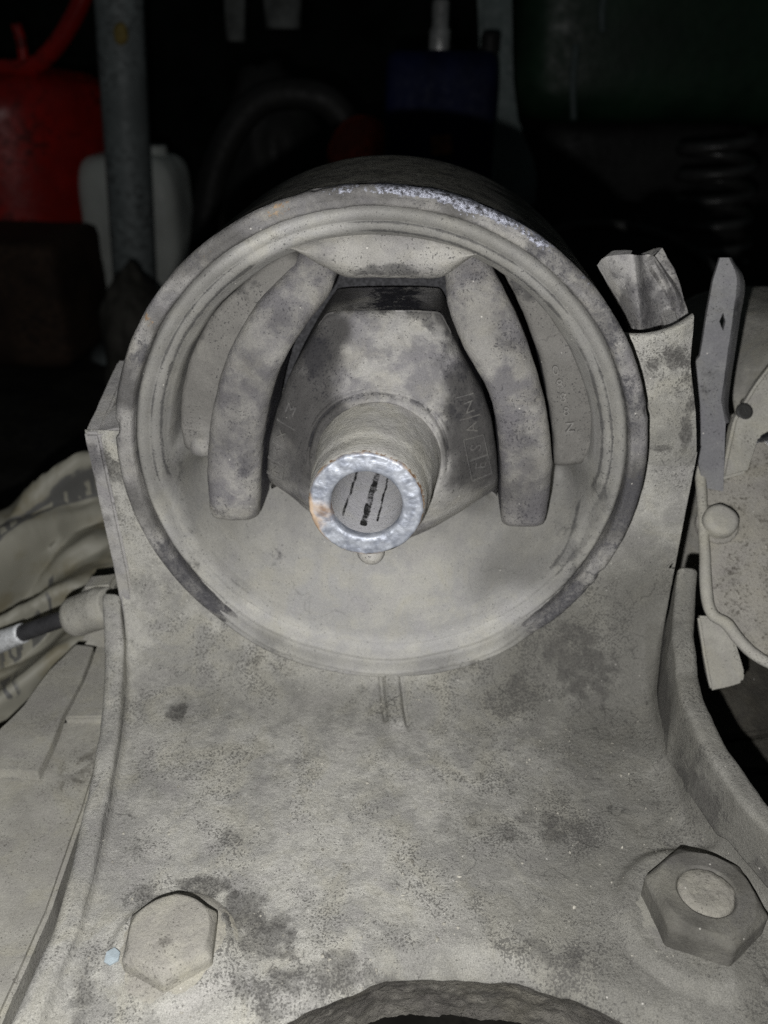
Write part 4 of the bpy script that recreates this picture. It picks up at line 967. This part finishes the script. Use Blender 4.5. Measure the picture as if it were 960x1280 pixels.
M['red'] = mk_plain('red_tank_paint', (0.50, 0.020, 0.014), 0.38, var=0.3, scale=0.012, dirt=(0.10, 0.01, 0.008))
yt = 840; k = px_mm(yt); tc = at_y(-10, 80, yt)
tk = thing('red_tank', 'red painted round tank at the far left', 'tank', (tc[0], yt, FLOOR_Z))
zt = tc[2]; Rk = 132 * k
def turned_z(profile, c, n=60):
    pr = np.asarray(profile, float); t = np.linspace(0, 2 * math.pi, n, endpoint=False); c = np.asarray(c, float)
    V = np.stack([c[0] + pr[:, None, 0] * np.cos(t), c[1] + pr[:, None, 0] * np.sin(t), np.repeat(c[2] + pr[:, 1:2], n, 1)], -1).reshape(-1, 3)
    return V, grid_faces(len(pr), n, True)
V, F = turned_z(resample([(Rk * .9, 0), (Rk, 12), (Rk, zt - FLOOR_Z - Rk * .30), (Rk * .96, zt - FLOOR_Z - Rk * .17), (Rk * .80, zt - FLOOR_Z - Rk * .07), (Rk * .5, zt - FLOOR_Z - 3), (0.02, zt - FLOOR_Z)], 8), (tc[0], yt, FLOOR_Z), 80)
mesh('tank_body', V, F, M['red'], tk)
V, F = pipe([at_y(x, y, yt - 60) for x, y in [(-60, 88), (0, 86), (38, 84), (62, 66), (84, 36), (104, -6), (112, -60)]], 10 * px_mm(yt - 60), 16, 70); mesh('handle_tube', V, F, M['red'], tk)
V, F = pipe([at_y(x, y, yt - 60) for x, y in [(30, 82), (27, 55), (20, 30)]], 6 * px_mm(yt - 60), 12, 20); mesh('valve_stem', V, F, M['red'], tk)
M['rustbox'] = mk_plain('brown_box', (0.05, 0.03, 0.019), 0.8, var=0.5, scale=0.02, dirt=(0.03, 0.02, 0.015))
c = at_y(10, 300, 600); c2 = at_y(75, 300, 600)
bx = soft_box('brown_crate', (c[0] - 20, 600 + 40, (c[2] + FLOOR_Z) / 2), (c2[0] - c[0] + 20, 60, (c[2] - FLOOR_Z) / 2), M['rustbox'], None, 14.0, 1.0, 0.02, loc=(c[0], 640, FLOOR_Z))
tag(bx, 'dark brown crate standing in front of the red tank', 'crate')

M['darkrub'] = mk_plain('dark_rubber', (0.016, 0.016, 0.015), 0.6, var=0.5, scale=0.02)
c = at_y(330, 190, 620); rock('dark_bag', (c[0], 640, (c[2] + FLOOR_Z) / 2 + 10), (75 * px_mm(620), 60, (c[2] - FLOOR_Z) / 2 + 60), M['darkrub'], 17.0, 0.22, 3, 'black sagging bag behind the top left of the mount', 'bag')
V, F = pipe([at_y(x, y, 560) for x, y in [(250, 330), (270, 210), (320, 130), (390, 120), (430, 150), (450, 220)]], 17 * px_mm(560), 16, 60)
tag(mesh('dark_hose', V, F, M['darkrub'], loc=at_y(250, 330, 560)), 'thick black hose looping behind the mount', 'hose')
M['orange'] = mk_plain('red_orange_cap', (0.55, 0.06, 0.02), 0.5, var=0.5, scale=0.03, dirt=(0.25, 0.03, 0.012))
c = at_y(450, 185, 520); rock('red_canister', (c[0], 540, c[2] - 6), (42 * px_mm(520), 34, 44 * px_mm(520)), M['orange'], 3.0, 0.10, 3, 'small red dome just above the top of the tube', 'canister')
M['palecloth'] = mk_plain('pale_grey_cloth', (0.22, 0.23, 0.22), 0.8, var=0.4, scale=0.03)
for (x0, y1, lab, wd) in ((293, 52, 'narrow pale strip hanging at the top, left of its wider twin', 13), (352, 36, 'wider pale strip hanging at the top right of the narrow one', 24)):
    V, F = pipe([at_y(x0 - 6, -120, 900), at_y(x0, -20, 900), at_y(x0 + 2, y1, 900)], [wd * px_mm(900) * .8, wd * px_mm(900), wd * px_mm(900) * .8], 16, 30)
    V[:, 1] = 900 + (V[:, 1] - 900) * 0.5 + 4 * fbm(V, 0.03, 3, x0)
    tag(mesh('hanging_strip', V, F, M['palecloth'], loc=at_y(x0, y1, 900)), lab, 'strip', 'pale strips hanging at the top')

M['blue'] = mk_plain('navy_box_paint', (0.004, 0.007, 0.030), 0.6, var=0.35, scale=0.02, spec=0.1, bump=0.02)
yb = 470; k = px_mm(yb); a = at_y(481, 62, yb); b2 = at_y(626, 62, yb)
bbx = thing('blue_box', 'navy blue box standing behind the tube', 'box', ((a[0] + b2[0]) / 2, yb, FLOOR_Z))
soft_box('body', ((a[0] + b2[0]) / 2, yb + 45, (a[2] + FLOOR_Z) / 2), ((b2[0] - a[0]) / 2, 45, (a[2] - FLOOR_Z) / 2), M['blue'], bbx, 22.0, 1.0, 0.004)
M['silver'] = mk_plain('dull_silver', (0.45, 0.45, 0.44), 0.4, metal=0.6, scale=0.05)
c = at_y(549, 60, yb + 30); V, F = turned_z([(7, -4), (7, 10), (5.5, 12), (5.5, 26), (4.5, 28), (0.02, 28)], c, 24); mesh('terminal', V, F, M['silver'], bbx)
c = at_y(612, 60, yb + 30); V, F = turned_z([(6, -4), (6, 7), (5, 9), (0.02, 9.4)], c, 24); mesh('terminal', V, F, M['darkrub'], bbx)
P_ = [at_y(x, y, yb - 0.8) for x, y in [(538, 170), (564, 168), (566, 192), (540, 194)]]
M['label_o'] = mk_plain('faded_orange_label', (0.12, 0.035, 0.012), 0.7, var=0.5, scale=0.1)
sheet('sticker', P_, (0, -1, 0), 0.6, M['label_o'], bbx, bevel=0, sub=0, noise=0)

M['postpaint'] = mk_plain('pale_green_grey_paint', (0.13, 0.17, 0.165), 0.55, var=0.25, scale=0.02)
gp = sheet('door_pillar', [at_y(x, y, 600) for x, y in [(594, -80), (640, -80), (641, 90), (650, 160), (672, 210), (670, 260), (600, 300), (600, 60)]], (0, -1, 0), 26, M['postpaint'], None, bevel=4, seed=3.0, noise=1.5, loc=at_y(630, 280, 600), sub=1)
tag(gp, 'pale green-grey pillar beside the navy box', 'pillar')
M['green'] = mk_plain('dark_green_enamel', (0.014, 0.045, 0.022), 0.45, var=0.35, scale=0.01)
yg = 760; k = px_mm(yg); a = at_y(655, -100, yg); b2 = at_y(1120, 165, yg)
gm = thing('green_machine', 'big dark green machine body in the upper right background', 'machine', ((a[0] + b2[0]) / 2, yg, FLOOR_Z))
soft_box('body', ((a[0] + b2[0]) / 2, yg + 150, (a[2] + b2[2]) / 2 + 40), ((b2[0] - a[0]) / 2, 150, (a[2] - b2[2]) / 2 + 40), M['green'], gm, 10.0, 1.0, 0.01)
for x0, y0, y1 in ((716, 55, 150), (752, -10, 40)):
    V, F = pipe([at_y(x0 + 4, y0, yg - 4), at_y(x0, (y0 + y1) / 2, yg - 4), at_y(x0 + 1, y1, yg - 4)], 3.2, 12, 20); mesh('rib_glint', V, F, M['postpaint'], gm)  # thin ribs in pale paint that stands for the glints along them
soft_box('pedestal', ((a[0] + b2[0]) / 2, yg + 150, (b2[2] + FLOOR_Z) / 2), ((b2[0] - a[0]) / 2 * .8, 120, (b2[2] - FLOOR_Z) / 2 + 8), M['darkrub'], gm, 12.0, 2.0, 0.01)
# coil spring
M['spring'] = mk_plain('dark_spring_steel', (0.06, 0.06, 0.058), 0.38, metal=0.4, scale=0.05)
ys_ = 520; c0 = at_y(890, 330, ys_); c1 = at_y(896, 170, ys_); t = np.linspace(0, 1, 120)
Q = c0 + (c1 - c0) * t[:, None]; Q[:, 0] += 24 * np.cos(t * 2 * math.pi * 5); Q[:, 1] += 24 * np.sin(t * 2 * math.pi * 5)
V, F = pipe(Q[::1], 4.2, 10, 260); tag(mesh('coil_spring', V, F, M['spring'], loc=c0), 'dark steel coil spring in the right background', 'spring')
V, F = pipe([at_y(x, y, 240) for x, y in [(640, 330), (700, 288), (770, 282), (840, 300), (900, 345), (940, 420)]], 7 * px_mm(240), 14, 60)
tag(mesh('black_cable', V, F, M['darkrub'], loc=at_y(940, 420, 240)), 'black cable curving behind the right edge of the tube', 'cable')
for o in bpy.data.objects:
    if '_l' in o: del o['_l']
